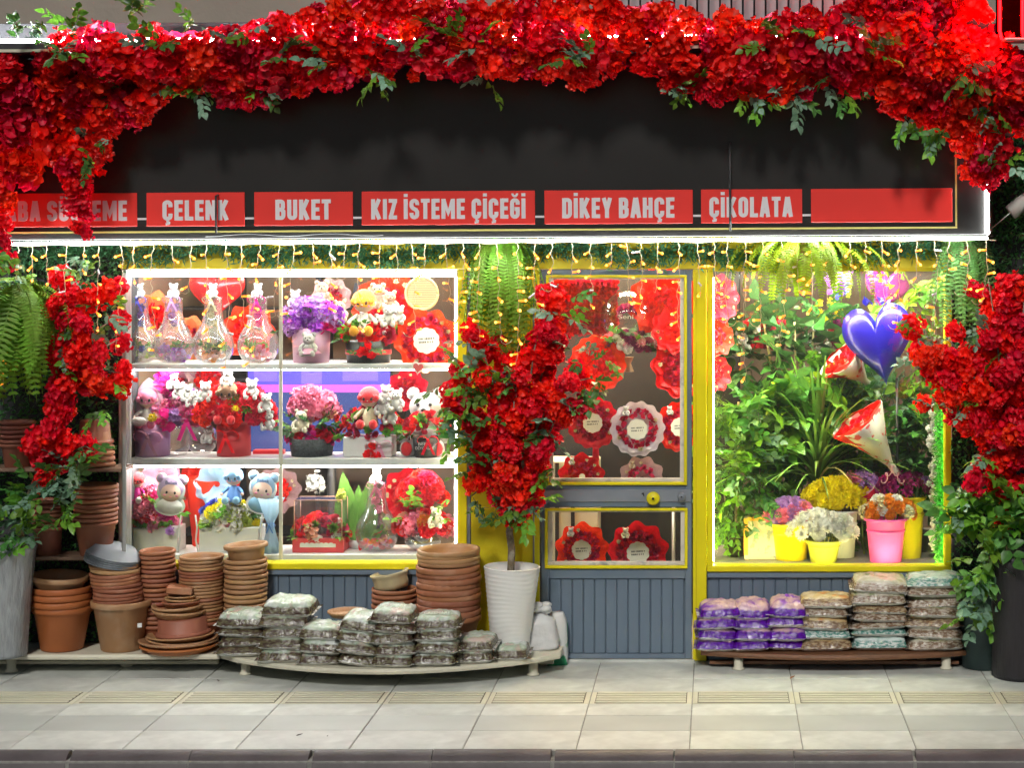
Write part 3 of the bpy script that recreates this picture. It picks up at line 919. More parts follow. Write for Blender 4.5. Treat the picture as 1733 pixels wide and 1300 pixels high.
# ------------------------------------------------------------------ artificial hedges and pine trim
def hedge(name, label, x0, x1, y0, y1, yb, n, seed, L=.034):
    t = thing(name, label, "hedge", (PX((x0+x1)/2, yb), yb, PZ(y1, yb)))
    mb = MB(); mb.box(PX(x0,yb), PX(x1,yb), yb, yb+.015, PZ(y1,yb), PZ(y0,yb))
    ob("backing", mb, t, -t.location, mats=(dark_wall,))
    f = lambda q: (q.uniform(PX(x0,yb), PX(x1,yb)), yb-.005-q.random()**2*.05, q.uniform(PZ(y1,yb), PZ(y0,yb)))
    ob("foliage", stuff_leaves(n, f, L, L*.55, seed), t, -t.location, mats=(box_leaf,), kind="stuff")
    return t
hedge("boxwood_panel", "green artificial boxwood wall behind the pot rack at left", -260, 206, 408, 1085, -.002, 15000, 3)
hedge("boxwood_panel", "green artificial boxwood strip right of the plant window", 1612, 1850, 408, 1110, -.002, 9000, 4)
hedge("boxwood_panel", "dark boxwood patch beside the right end of the black sign", 1682, 1900, 230, 407, -.02, 4500, 6)
trim = thing("pine_trim", "green pine tinsel garland along the yellow header under the sign", "garland", P(800, 440, -.06))
def f(q):
    px = q.uniform(-20, 1690)
    c = 426 + 7*math.sin(px*.031) + 5*math.sin(px*.011+1)
    return P(px, c + q.gauss(0, 9), -.06-q.random()*.07)
ob("needles", stuff_leaves(9500, f, .05, .010, 5, (0,-.5,-.25), 1.0), trim, -trim.location, mats=(tinsel,), kind="stuff")

# ------------------------------------------------------------------ icicle lights
bulb_body = emis("amber_bulb_glow", (1.0, .18, .010), .95)
bulb_tip = emis("warm_bulb_tip_glow", (1.0, .27, .035), 3.2)
bulb_cold = pmat("unlit_bulb", (.75, .75, .8), .25)
twine = pmat("beige_wire", (.50, .40, .27), .6)
mb = MB(); mb.tube([(0,0,0), (0,0,-.010), (0,0,-.026)], [.0030, .0044, .0040], 5, 0); mb.ball((0,0,-.0285), .0062, 5, 4, 1)
BULB = mb.mesh("bulb", (bulb_body, bulb_tip))
YI = -.50
ic = thing("icicle_lights", "warm white icicle light string hanging from the bottom edge of the sign", "string lights", P(0, 416, YI))
mb = MB(); mb.tube([relto(ic, P(-60+i*18, 416-.0056*(i*18)+1.5*math.sin(i*1.3), YI)) for i in range(98)], .003, 5)
ob("cable", mb, ic, mats=(twine,))
q = random.Random(21)
px = -30; di = 0
pattern = [165, 70, 130, 95, 185, 80, 150, 60, 120]
while px < 1690:
    top = 416-.0056*px
    Ln = pattern[(di*4+di//5) % 9]*q.uniform(.65, 1.35)
    if px > 1480: Ln *= .9
    segs = max(5, int(Ln/8))
    pts = []; dx = 0; dy = 0
    for i in range(segs+1):
        dx += q.uniform(-2.2, 2.2); dy += q.uniform(-.006, .006)
        pts.append(relto(ic, P(px+dx+1.3*math.sin(i*2.2), top+Ln*i/segs, YI+dy)))
    # tail curls over
    if q.random() < .5:
        sgn = q.choice((-1, 1)); e = pts[-1]
        pts += [e+Vector((sgn*.02, -.005, -.012)), e+Vector((sgn*.045, 0, -.004)), e+Vector((sgn*.06, 0, .015))]
    mb = MB(); mb.tube(pts, .0020, 4)
    dr = ob("drop_wire", mb, ic, mats=(twine,))
    nb = max(2, int(Ln/21))
    for k in range(nb):
        i = min(len(pts)-1, 1+int((k+.5)/nb*segs+q.uniform(-.5,.5)))
        cold = q.random() < .07
        o = ob("bulb", BULB, dr, pts[i], (q.uniform(-1.2,1.2), q.choice((-1,1))*q.uniform(.5,1.9), 0), q.uniform(1.15,1.45),
               (bulb_cold, bulb_cold) if cold else (bulb_body, bulb_tip))
    px += q.uniform(24, 36); di += 1

# ------------------------------------------------------------------ hanging ferns
def fern(label, cx, cy, y, rx, rz, n, meshes, mat, seed, ow=.22, group="hanging ferns"):
    """crown at pixel cx,cy; fronds rz px long"""
    q = random.Random(seed)
    c = P(cx, cy, y)
    t = thing("hanging_fern", label, "fern", c, group=group)
    mb = MB(); mb.lathe([(0, -.09), (.05, -.09), (.075, -.03), (.085, .01), (.075, .012), (.06, -.02), (0, -.03)], 16)
    ob("basket", mb, t, mats=(terra_dark,))
    mb = MB()
    for k in range(3):
        a = k*2*PI/3; mb.tube([(.08*math.cos(a), .08*math.sin(a), .01), (0, 0, .14)], .0015, 4)
    ob("hanger", mb, t, mats=(black_metal,))
    for k in range(n):
        a = 2*PI*(k*.618034) + q.uniform(-.2,.2)
        L = rz*S(y)*q.uniform(.45, 1.12)
        w = rx*S(y)*q.uniform(.2, 1.2)
        ob("frond", q.choice(meshes), t, (q.uniform(-.04,.04), q.uniform(-.03,.03), q.uniform(-.03,.05)),
           (q.uniform(-.15,.15), q.uniform(-.15,.15), a), (L*.8, w/ow, L), (mat,))
    return t
fern("long drooping fern hanging over the yellow pier above the red flower tree", 850, 424, -.24, 60, 210, 84, FROND_DROOP, fern_mat, 1)
fern("wide arching fern hanging in front of the plant window", 1362, 415, -.30, 118, 150, 84, FROND_ARCH, fern_mat2, 2, .62)
fern("long sage green fern hanging at the right edge of the plant window", 1632, 420, -.26, 42, 185, 54, FROND_DROOP, fern_mat3, 3)
fern("full bright fern at the left edge in front of the boxwood wall", 20, 505, -.50, 92, 270, 95, FROND_ARCH, fern_mat, 4, .62)

# ------------------------------------------------------------------ red flower garland over the sign
prof = [(-200,60,470), (-20,98,400), (0,98,345), (14,96,330), (24,95,300), (75,75,262), (110,48,300), (150,50,290), (200,55,215), (262,50,205), (275,50,165), (350,50,165), (430,40,178),
        (500,18,152), (580,-5,148), (700,-10,128), (800,5,140), (900,0,122), (970,-5,148), (1050,10,112), (1100,5,122), (1200,30,168),
        (1300,30,160), (1400,20,155), (1480,-30,150), (1520,-40,200), (1560,-40,220), (1600,-40,245), (1640,-40,295), (1680,30,305), (1705,80,260), (1760,100,230)]
def band(px):
    for (a, t0, b0), (b, t1, b1) in zip(prof, prof[1:]):
        if a <= px <= b:
            u = (px-a)/(b-a); return t0+(t1-t0)*u, b0+(b1-b0)*u
    return 50, 150
gar = thing("flower_garland", "thick red artificial blossom garland with green leaves arching over the black sign", "garland", P(800, 110, -.95))
q = random.Random(33)
spots = []
px = -60.0
tries = 0
while len(spots) < 235 and tries < 26000:
    tries += 1
    px = q.uniform(-50, 1765)
    t0, b0 = band(px)
    py = q.uniform(t0+14, b0-16)
    rr = q.uniform(21, 31)
    if any((px-a)**2 + (py-b)**2 < (.70*(rr+c)*.5)**2*1.9 for a, b, c in spots): continue
    spots.append((px, py, rr))
strand = [(112,285,22), (128,300,22), (138,322,20), (122,318,18), (130,345,19), (142,362,17), (133,385,15), (146,392,14), (4,350,16), (6,378,16), (10,335,16), (5,405,16), (8,440,22),
          (1648,265,20), (1662,285,18), (1655,300,16), (1676,310,14), (1212,160,18), (975,135,22)]
for _ in range(46):        # loose outliers along the ragged edges
    px = q.uniform(0, 1730); t0, b0 = band(px)
    spots.append((px, b0+q.uniform(-14, 8) if q.random() < .65 else t0+q.uniform(-10, 12), q.uniform(10, 17)))
for (px, py, rr) in spots + strand:
    t0, b0 = band(px)
    u = (py-t0)/max(1, b0-t0)
    # the garland lies over the cornice, then falls back against the board
    y = -.84 - .12*math.sin(PI*min(1, max(0, u)))*q.uniform(.4, 1) if py < 125 else -.70 - .10*q.random() - .12*max(0, (190-py)/65 if py < 190 else 0)
    ob("blossom_cluster", q.choice(CLUSTERS), gar, relto(gar, P(px, py, y)), (q.uniform(0,6), q.uniform(0,6), q.uniform(0,6)), tuple(rr*S(y)*q.uniform(.75,1.25) for _ in range(3)),
       (red_petal if q.random() < .75 else red_petal2,))
# filler blossoms behind the front ones, too many to count
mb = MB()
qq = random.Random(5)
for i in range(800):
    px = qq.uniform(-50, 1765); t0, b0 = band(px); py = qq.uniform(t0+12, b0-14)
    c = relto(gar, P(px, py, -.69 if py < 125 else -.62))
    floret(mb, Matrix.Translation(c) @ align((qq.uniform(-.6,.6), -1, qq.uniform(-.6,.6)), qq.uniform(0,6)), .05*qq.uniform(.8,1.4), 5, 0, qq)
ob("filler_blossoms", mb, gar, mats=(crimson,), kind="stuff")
leafspots = [(60,55), (130,60), (330,40), (410,55), (110,90), (265,85), (340,150), (440,150), (320,130), (480,95), (560,100), (640,120), (650,145), (800,75), (820,130), (960,90), (1000,100),
             (1150,150), (1185,150), (1260,160), (1285,165), (1320,158), (1345,160), (1400,150), (1430,155), (1310,62), (1380,60), (1490,95), (1530,205), (1570,220), (1650,140), (1670,160), (1680,190),
             (1695,240), (1700,270), (165,235), (150,260), (205,150), (250,10), (215,15), (700,90), (760,60), (1480,65), (1590,215), (1640,120), (30,60), (10,430), (25,440)]
for (px, py) in leafspots:
    lit = py < 100
    for k in range(3):
        y = -.98 if py < 125 else -.80
        d = Vector((q.uniform(-1,1), -.5, q.uniform(-1,.5) if py > 100 else q.uniform(-.3,1)))
        sprig(gar, relto(gar, P(px+q.uniform(-12,12), py+q.uniform(-10,10), y)), d, q.uniform(.11,.18), q.choice((leaf_mat, leaf_lime, leaf_lime, leaf_blue)), q)
# large peony petals low on the left
for (px, py, r) in ((52,278,26), (30,300,26), (18,275,24)):
    flower(gar, "peony", ROSE, red_petal2, relto(gar, P(px, py, -.80)), r*S(-.8)*1.2, (.3,-1,-.2), q)

# ------------------------------------------------------------------ flower trees
def flower_tree(label, base, branches, y, seed, rr, sprigs, trunk_pts, trunk_r, leaves=(leaf_mat, leaf_lime, leaf_blue), dy=.11, fill=(), nfill=0):
    q = random.Random(seed)
    t = thing("flower_tree", label, "flower tree", base)
    mb = MB()
    tp = [relto(t, p) for p in trunk_pts]
    mb.tube(tp, trunk_r, 9, 0)
    ob("trunk", mb, t, mats=(bark,))
    for bi, br in enumerate(branches):
        # br : list of (px, py, dy) ; clusters strung along the twig
        pts = [relto(t, P(a, b, y+c)) for a, b, c in br]
        mb = MB(); mb.tube(pts, [.008-.005*i/(len(pts)-1) for i in range(len(pts))], 5, 0)
        ob("branch", mb, t, mats=(bark,))
        for p0, p1 in zip(pts, pts[1:]):
            n = max(1, round((p1-p0).length/(rr*.88*S(y))))
            for k in range(n):
                c = p0.lerp(p1, (k+q.random())/n) + Vector((q.gauss(0,.026), q.gauss(0,.05), q.gauss(0,.026)))
                ob("blossom_cluster", q.choice(CLUSTERS), t, c, (q.uniform(0,6), q.uniform(0,6), q.uniform(0,6)), tuple(rr*S(y)*q.uniform(.7,1.2) for _ in range(3)),
                   (red_petal2 if q.random() < .8 else red_petal,))
    for i in range(nfill):
        k = q.randrange(len(fill)-1); u = q.random()
        (y0, l0, r0), (y1, l1, r1) = fill[k], fill[k+1]
        lo = l0+(l1-l0)*u; hi = r0+(r1-r0)*u; v = q.random()
        dep = .16*math.sin(PI*v)
        ob("blossom_cluster", q.choice(CLUSTERS), t, relto(t, P(lo+(hi-lo)*v, y0+(y1-y0)*u, y-dep*q.uniform(-.3,1))), (q.uniform(0,6), q.uniform(0,6), q.uniform(0,6)),
           tuple(rr*S(y)*q.uniform(.7,1.15) for _ in range(3)), (red_petal2 if q.random() < .8 else red_petal,))
    for (px, py, n, L) in sprigs:
        for k in range(n):
            d = Vector((q.uniform(-1,1), q.uniform(-1,.1), q.uniform(-.7,.6)))
            sprig(t, relto(t, P(px+q.uniform(-14,14), py+q.uniform(-14,14), y-.10+q.uniform(-.05,.05))), d, q.uniform(.7,1.25)*L*S(y), q.choice(leaves), q)
    return t
BEN = .112
ym = -.30
flower_tree("heart shaped red blossom tree growing from the white wavy pot", Vector((PX(864, ym), ym, BEN)),
   [[(866,880,0),(845,820,-.05),(815,740,-.08),(775,655,-.05)], [(868,870,-.04),(858,800,-.10),(850,700,-.16),(820,600,-.12),(800,555,-.05)],
    [(868,860,0),(880,760,-.14),(895,660,-.2),(905,590,-.15),(915,545,-.1)], [(872,870,0),(905,790,-.08),(940,710,-.12),(985,690,-.1)],
    [(880,800,0),(915,710,-.08),(950,650,-.12),(1000,640,-.08)], [(900,690,0),(925,610,-.1),(950,585,-.1)], [(905,640,0),(930,560,-.05),(938,515,0),(945,480,0)],
    [(830,760,-.05),(790,700,-.12),(770,690,-.1),(758,650,-.05)], [(870,700,.1),(860,620,.1),(850,590,.1)], [(862,840,-.05),(875,800,-.1),(870,740,-.15),(870,680,-.2)],
    [(830,800,0),(810,830,-.04),(798,840,-.05)], [(840,640,-.08),(880,610,-.1)], [(780,660,-.02),(768,640,0)], [(895,860,-.03),(905,820,-.06),(915,760,-.1)]],
   ym, 41, 19,
   [(800,640,5,46), (790,690,4,46), (830,690,5,44), (850,640,4,40), (800,760,5,46), (805,800,4,46), (790,590,3,40), (840,600,4,40), (930,720,5,46), (905,730,4,44), (975,690,5,44), (1000,650,4,42),
    (985,600,3,40), (950,530,3,40), (970,520,2,40), (900,830,4,44), (915,800,3,40), (880,870,4,36), (850,870,4,36), (815,850,3,40), (760,700,3,40), (760,650,3,40), (775,620,2,40), (920,850,3,40), (840,870,3,40), (870,760,3,36), (880,700,3,36),
    (745,705,3,42), (780,740,4,44), (1010,610,3,36)],
   [Vector((PX(864,ym), ym, BEN+.42)), P(866, 930, ym), P(862, 900, ym), P(867, 870, ym), P(866, 820, ym), P(872, 740, ym+.04), P(872, 640, ym+.05)], [.022,.021,.020,.019,.016,.012,.006],
   fill=[(555,800,940), (600,768,985), (650,758,1000), (700,768,985), (750,792,940), (800,822,918), (850,840,900), (882,856,884)], nfill=14)
yl = -.40
flower_tree("red blossom tree leaning from the plastic wrapped pot at left", Vector((PX(28, yl), yl, BEN)),
   [[(60,830,0),(75,770,-.05),(80,740,-.08),(55,760,-.1)], [(80,800,0),(110,770,-.06),(145,755,-.08),(160,765,-.06)], [(70,790,.02),(95,720,-.05),(115,660,-.1),(130,600,-.12),(160,560,-.12),(195,540,-.08)],
    [(100,700,0),(110,640,-.03),(112,580,-.04),(105,510,-.02),(92,450,0)], [(120,640,-.02),(140,560,-.05),(150,510,-.06),(175,490,-.04),(205,495,0)],
    [(125,655,-.06),(165,640,-.1),(200,665,-.1),(210,640,-.06)], [(110,690,-.04),(95,705,-.12),(75,720,-.14)], [(130,600,-.1),(165,625,-.12),(205,632,-.1)], [(110,540,0),(125,500,-.02),(120,480,0)],
    [(150,610,-.1),(170,590,-.12),(200,575,-.1)]],
   yl, 42, 19, [(120,790,7,46), (100,800,6,46), (90,840,6,50), (60,850,5,46), (40,870,5,50), (20,900,5,46), (130,830,4,46), (150,770,4,40), (60,470,3,40), (130,470,4,44), (110,600,3,36), (185,640,3,36), (170,700,3,34),
    (130,560,3,36), (185,520,3,36), (15,860,5,50), (50,820,4,46), (140,440,3,40), (80,880,4,46), (10,930,4,40)],
   [Vector((PX(34,yl), yl, BEN+.55)), P(40, 925, yl), P(30, 890, yl), P(45, 850, yl), P(70, 790, yl), P(95, 720, yl), P(110, 650, yl)], [.024,.022,.02,.018,.014,.01,.006], dy=.1)
yr = -.42
flower_tree("dense red blossom tree over the tall black pot at right", Vector((PX(1712, yr), yr, .0)),
   [[(1700,860,0),(1690,780,-.05),(1670,720,-.1),(1625,690,-.12),(1590,660,-.1)], [(1705,820,0),(1680,720,-.1),(1650,640,-.16),(1610,610,-.12),(1570,640,-.08)],
    [(1715,800,0),(1700,700,-.05),(1690,600,-.08),(1680,520,-.04),(1672,470,0)], [(1720,780,0),(1722,680,-.1),(1728,580,-.14),(1735,490,-.1)],
    [(1735,780,0),(1745,700,-.1),(1750,600,-.1)], [(1690,800,-.04),(1665,800,-.1),(1640,800,-.12),(1625,810,-.1)], [(1600,640,-.1),(1575,600,-.12),(1555,580,-.1),(1545,565,-.08)],
    [(1640,650,-.1),(1630,600,-.12),(1600,570,-.1)], [(1665,700,-.05),(1700,660,-.16),(1715,620,-.18)], [(1700,740,-.12),(1720,720,-.16),(1745,730,-.12)], [(1630,710,-.05),(1605,690,-.1)],
    [(1660,560,0),(1650,600,-.05),(1640,650,-.02)], [(1655,740,0),(1645,700,-.05),(1650,670,-.08)], [(1715,560,0),(1705,520,-.02),(1700,470,0)], [(1740,820,-.05),(1720,830,-.1)], [(1580,680,-.08),(1567,690,-.06)]],
   yr, 43, 20, [(1545,565,4,38), (1575,610,4,38), (1590,680,3,38), (1570,630,3,36), (1650,770,4,40), (1630,830,4,40), (1660,560,3,40), (1690,600,3,36), (1640,690,3,36), (1620,870,4,46), (1610,890,4,46), (1700,680,2,36), (1560,700,2,36), (1600,560,2,36)],
   [Vector((PX(1712,yr), yr, .60)), P(1708, 880, yr), P(1704, 820, yr), P(1706, 740, yr), P(1706, 640, yr), P(1700, 560, yr)], [.026,.024,.02,.016,.011,.006],
   fill=[(500,1665,1750), (600,1625,1750), (660,1600,1750), (720,1620,1750), (780,1650,1750)], nfill=25)

# broad leaved plant spilling from the black pot, and its trailing stems
q = random.Random(50)
t = thing("pothos_plant", "broad leaved green plant spilling over the tall black pot at right", "plant", P(1700, 900, -.5))
for k in range(46):
    px = q.uniform(1625, 1750); py = q.uniform(810, 930)
    d = Vector((q.uniform(-1,.6), q.uniform(-1,0), q.uniform(-.6,.6)))
    sprig(t, relto(t, P(px, py, -.5+q.uniform(-.06,.1))), d, q.uniform(.13,.22), q.choice((leaf_mat, fern_mat3, leaf_lime, fern_mat)), q, BROAD, "leafy_stem")
for k in range(30):
    u = q.random(); px = 1655+20*math.sin(u*5)+q.uniform(-18,26); py = 930+u*125
    sprig(t, relto(t, P(px, py, -.42+q.uniform(-.05,.05))), (q.uniform(-1,1), -.6, q.uniform(-1,.2)), q.uniform(.11,.17), q.choice((leaf_lime, leaf_blue, fern_mat3)), q, BROAD, "leafy_stem")
# tall black pot
mb = MB(); mb.lathe([(0,0), (.15,0), (.165,.03), (.155,.3), (.175,.52), (.185,.60), (.20,.66), (.205,.69), (.19,.695), (.17,.66), (0,.64)], 32)
pb = pmat("black_ribbed_plastic", (.022, .019, .024), .5, var=.3, vscale=10, bump=.35, bscale=25, stretch=(6,6,.6))
tag(ob("tall_pot", mb, None, (PX(1722,-.42)+.02, -.42, .002), mats=(pb,)), "tall black ribbed plastic pot at the right edge", "plant pot")
mb = MB(); mb.lathe([(0,0), (.13,0), (.145,.42), (.15,.43), (.14,.435), (.13,.02), (0,.02)], 26)
teal = pmat("dark_teal_plastic", (.05, .085, .085), .5, var=.2)
tag(ob("planter_bin", mb, None, (PX(1665,-.12), -.16, .002), mats=(teal,)), "dark grey green planter bin behind the stacked soil bags", "planter")
# drain pipe and cable at upper right
t = thing("drain_pipe", "short pale drain pipe end with a loose cable at the right edge", "pipe", P(1728, 345, -.3))
mb = MB(); mb.tube([(-.06,0,-.05), (0,0,0), (.25,.02,.16)], [.045,.045,.045], 14); ob("pipe", mb, t, mats=(pmat("weathered_pipe", (.22,.21,.19), .6, var=.25),))
mb = MB(); mb.tube([relto(t, P(1672, 392, -.3)), relto(t, P(1700, 368, -.3)), relto(t, P(1740, 335, -.32))], .003, 5); ob("cable", mb, t, mats=(white_paint,))
# ------------------------------------------------------------------ benches
def bench(name, label, mat, x0, x1, ye, ym_, h, legs, legmat, cat="bench", th=.028, xm=None):
    """low bench with a bowed front edge: front at depth ye at the ends, ym_ in the middle"""
    t = thing(name, label, cat, ((x0+x1)/2, ye/2, 0))
    N = 18; vs = []; fs = []
    for i in range(N+1):
        u = i/N; x = x0+(x1-x0)*u
        c = math.sin(PI*u)**.8 if 0 < u < 1 else 0
        yf = ye+(ym_-ye)*c
        for (y, z) in ((yf, h-th), (yf-.004, h-th*.5), (yf, h), (-.03, h), (-.03, h-th)):
            vs.append((x, y, z))
    for i in range(N):
        for k in range(5):
            k2 = (k+1) % 5
            fs.append((i*5+k, (i+1)*5+k, (i+1)*5+k2, i*5+k2))
    fs += [(0,1,2,3,4), tuple(N*5+k for k in (4,3,2,1,0))]
    mb = MB().add(vs, fs, 0)
    ob("top", mb, t, -t.location, mats=(mat,))
    for (x, y) in legs:
        mb = MB(); mb.lathe([(0,0), (.036,0), (.036,.008), (.026,.014), (.028,h-th-.002), (0,h-th-.002)], 10)
        ob("leg", mb, t, Vector((x, y, .001))-t.location, mats=(legmat,))
    mb = MB(); mb.box(x0+.05, x1-.05, -.20, -.17, .02, .04, 0, .003)
    ob("stretcher", mb, t, -t.location, mats=(mat,))
    return t
bench("low_bench", "long cream plank bench under the terracotta pots at left", cream_paint, PX(-140,-.35), PX(372,-.35), -.36, -.37, BEN, [(PX(14,-.35), -.30), (PX(210,-.2), -.15), (PX(-120,-.35), -.30)], cream_paint)
bench("low_bench", "bowed cream bench under the silver soil bags", cream_paint, PX(374,-.35), PX(948,-.35), -.34, -.74, BEN, [(PX(416,-.36), -.36), (PX(903,-.36), -.38), (PX(640,-.2), -.30), (PX(480,-.2), -.15), (PX(860,-.2), -.15)], cream_paint)
brown_wood = pmat("brown_varnished_wood", (.17, .075, .035), .5, var=.3, vscale=6, stretch=(1,8,8))
bench("low_bench", "bowed brown wooden bench under the purple and printed soil bags", brown_wood, PX(1186,-.25), PX(1640,-.25), -.22, -.36, .105, [(PX(1250,-.24), -.24), (PX(1602,-.24), -.22), (PX(1560,-.1), -.10), (PX(1300,-.1), -.10)], cream_paint)

# ------------------------------------------------------------------ pots
def pot_mesh(rt, rb, h, rim=.018, lip=.010, n=26):
    mb = MB()
    ri = rt-lip
    mb.lathe([(0,.0), (rb*.92,0), (rb,.006), (ri-.004, h-rim-.006), (ri, h-rim-.002), (rt-.002, h-rim), (rt, h-rim*.6), (rt, h-rim*.25), (rt-.004, h), (ri-.001, h-.001), (ri-.006, h-rim), (rb-.006, .012), (0,.012)], n)
    return mb.mesh("plant_pot", (terra,))
def stack(px, y, zb, rt, rb, h, pitch, n, mat, label, group, toplabel=None, tilt_top=0.0, seed=1, rim=.018, jitter=.003, alt=None):
    q = random.Random(seed); me = pot_mesh(rt, rb, h, rim)
    x = PX(px, y); last = None
    for k in range(n):
        top = k == n-1
        m = mat if alt is None or q.random() < .7 else alt
        o = ob("plant_pot", me, None, (x+q.uniform(-jitter,jitter), y+q.uniform(-jitter,jitter), zb+k*pitch+.001),
               (q.uniform(-.018,.018), (tilt_top if top else 0)+q.uniform(-.018,.018), q.uniform(0,6)), mats=(m,))
        tag(o, (toplabel if top and toplabel else label.replace("#", from_top(k, n))), "plant pot", group)
        last = zb+k*pitch+h
    return last
z = stack(104, -.22, BEN, .168, .118, .25, .038, 4, terra_rust, "wide rust plastic pot, # in the stack beside the wrapped pot", "wide rust pots in the stack beside the wrapped pot", seed=2, rim=.034)
me = pot_mesh(.162, .12, .10, .03)
tag(ob("plant_pot", me, None, (PX(100,-.22), -.22, z-.035), (.03,.06,0), mats=(terra_tan,)), "tan pot rim tilted on top of the wide rust pots", "plant pot")
# tan pot with a nested column and grey trays
x = PX(206,-.22)
tag(ob("plant_pot", pot_mesh(.172, .115, .285, .036, .014), None, (x, -.22, BEN), mats=(terra_tan,)), "large tan pot with a price sticker, bottom of the leaning column", "plant pot")
mb = MB(); mb.box(-.012,.012,-.002,0,-.012,.012); 
tag(ob("price_sticker", mb, None, (PX(236,-.37), -.365, BEN+.165), (R(-14),0,R(28)), mats=(white_paint,)), "small white price sticker on the large tan pot", "sticker")
z0 = BEN+.235; me = pot_mesh(.140, .108, .14, .022)
for k in range(11):
    tag(ob("plant_pot", me, None, (x-.010-.0035*k, -.22, z0+.0215*k-.10), (rnd.uniform(-.02,.02), -.04*k/11+rnd.uniform(-.02,.02), k), mats=(terra if k < 9 else terra_tan,)),
        "brown pot, %s in the column above the large tan pot" % from_top(k, 11), "plant pot", "brown pots in the leaning column")
ztop = z0+.0215*10+.04
tray = MB(); tray.lathe([(0,0), (.115,0), (.15,.045), (.156,.048), (.154,.052), (.146,.05), (.112,.006), (0,.006)], 26)
tme = tray.mesh("tray", (tray_grey,))
for k in range(5):
    tag(ob("plant_saucer", tme, None, (x-.05+.004*k, -.22, ztop+.055+.011*k), (R(180)+.04, R(13)+.008*k, 0), mats=(tray_grey,)), "grey plastic saucer, %s in the tilted pile on the leaning column" % from_top(k, 5), "saucer", "grey saucers on the leaning column")
sau = MB(); sau.lathe([(0,0), (.8,0), (.93,.16), (1,.2), (1,.28), (.93,.28), (.88,.12), (.78,.06), (0,.06)], 26)
SAU = sau.mesh("plant_saucer", (terra_tan,))
def saucer(px, y, z, r, mat, label, rot=(0,0,0), zs=1.0):
    return tag(ob("plant_saucer", SAU, None, (PX(px,y), y, z), rot, (r, r, r*zs), (mat,)), label, "saucer")
saucer(192, -.22, ztop+.092, .065, terra_tan, "small tan saucer on top of the grey saucers", (R(180),R(8),0))
stack(267, -.12, BEN, .103, .07, .13, .0265, 17, terra, "brown pot, # in the column right of the grey saucers", "brown pots in the column right of the grey saucers", "topmost brown pot of the column right of the grey saucers", seed=5, rim=.02, alt=terra_dark)
stack(341, -.12, BEN, .127, .09, .15, .0195, 20, terra_tan, "tan brown pot, # in the column behind the saucer pile", "tan brown pots in the column behind the saucer pile", "topmost tan pot of the column behind the saucer pile", seed=6, rim=.017, alt=terra)
stack(416, -.12, BEN, .124, .085, .14, .0280, 14, terra_tan, "tan pot, # in the column left of the soil bags", "tan pots in the column left of the soil bags", seed=7, rim=.022, jitter=.004)
tag(ob("plant_pot", pot_mesh(.126, .095, .10, .024, .016), None, (PX(418,-.12), -.12, BEN+.028*13+.125), (0,R(-4),0), mats=(terra_tan,)), "tilted tan pot standing on top of the column left of the soil bags", "plant pot")
# saucer pile
ye = -.24
zz = BEN+.001
for k, (r, m, dx, zs, ti) in enumerate(((.222, terra_rust, 0, .62, 0), (.222, terra_tan, -2, .62, .02), (.20, terra_tan, 4, .6, -.06), (.19, terra_tan, 2, .5, .03))):
    saucer(304+dx, ye, zz, r, m, ["widest rust saucer at the bottom of the saucer pile", "wide tan saucer second from the bottom of the saucer pile", "tilted tan saucer third from the bottom of the saucer pile", "tan saucer under the brown bowl in the saucer pile"][k], (0, ti, k), zs)
    zz += r*.28*zs*.62
tag(ob("plant_pot", pot_mesh(.155, .135, .10, .016), None, (PX(309,ye), ye, zz+.105), (R(180), R(-3), 0), mats=(terra_dark,)), "brown bowl upside down in the middle of the saucer pile", "plant pot")
zz += .105
for k, (r, m, dx, ti) in enumerate(((.150, terra_tan, -6, .04), (.145, terra_tan, -8, -.03), (.108, terra, -2, .05), (.10, terra_tan, 0, -.03), (.082, terra_tan, -1, 0))):
    saucer(309+dx, ye, zz, r, m, ["wide tan saucer on the brown bowl of the pile", "second tan saucer above the brown bowl", "brown middle saucer of the pile", "pale saucer fourth above the bowl", "small tan saucer under the square tray"][k], (0, ti, k))
    zz += r*.2
mb = MB(); mb.box(-.072,.072,-.06,.06,0,.042,0,.006)
mb.box(-.062,.062,-.05,.05,.040,.044,0,.001)
tag(ob("square_tray", mb, None, (PX(305,ye), ye, zz+.016), (0,R(5),R(8)), mats=(terra,)), "small square brown tray topping the saucer pile", "tray")
# pots behind the bags
z = stack(667, -.10, BEN, .130, .09, .15, .0300, 7, terra, "brown pot, # in the short stack behind the lettered bags", "brown pots in the short stack behind the lettered bags", seed=8, rim=.022)
mb = MB()
mb.lathe([(0,0), (.092,0), (.100,.03), (.098,.055), (.104,.078), (.112,.094), (.107,.096), (.098,.078), (.09,.05), (0,.045)], 72, wob=lambda t, z: 1+(.022*abs(math.sin(t*9)) if z > .09 else 0))
tag(ob("plant_pot", mb, None, (PX(664,-.10), -.10, z-.004), (0,R(-11),0), mats=(cream_plastic,)), "pale scalloped pot tilted on top of the short brown stack", "plant pot")
stack(760, -.20, BEN, .184, .13, .20, .0315, 10, terra, "wide brown pot, # below the tan pots in the big stack", "wide brown pots in the big stack beside the white pot", seed=9, rim=.036, jitter=.004)
zt = .4235
stack(760, -.20, zt, .180, .135, .20, .021, 4, terra_tan, "thin rimmed tan pot, # in the big stack", "thin rimmed tan pots at the top of the big stack", "topmost tan pot of the big stack beside the white pot", seed=10, rim=.026, jitter=.002)
saucer(588, -.35, BEN+.215, .112, terra_tan, "oval tan saucer lying on the soil bags")
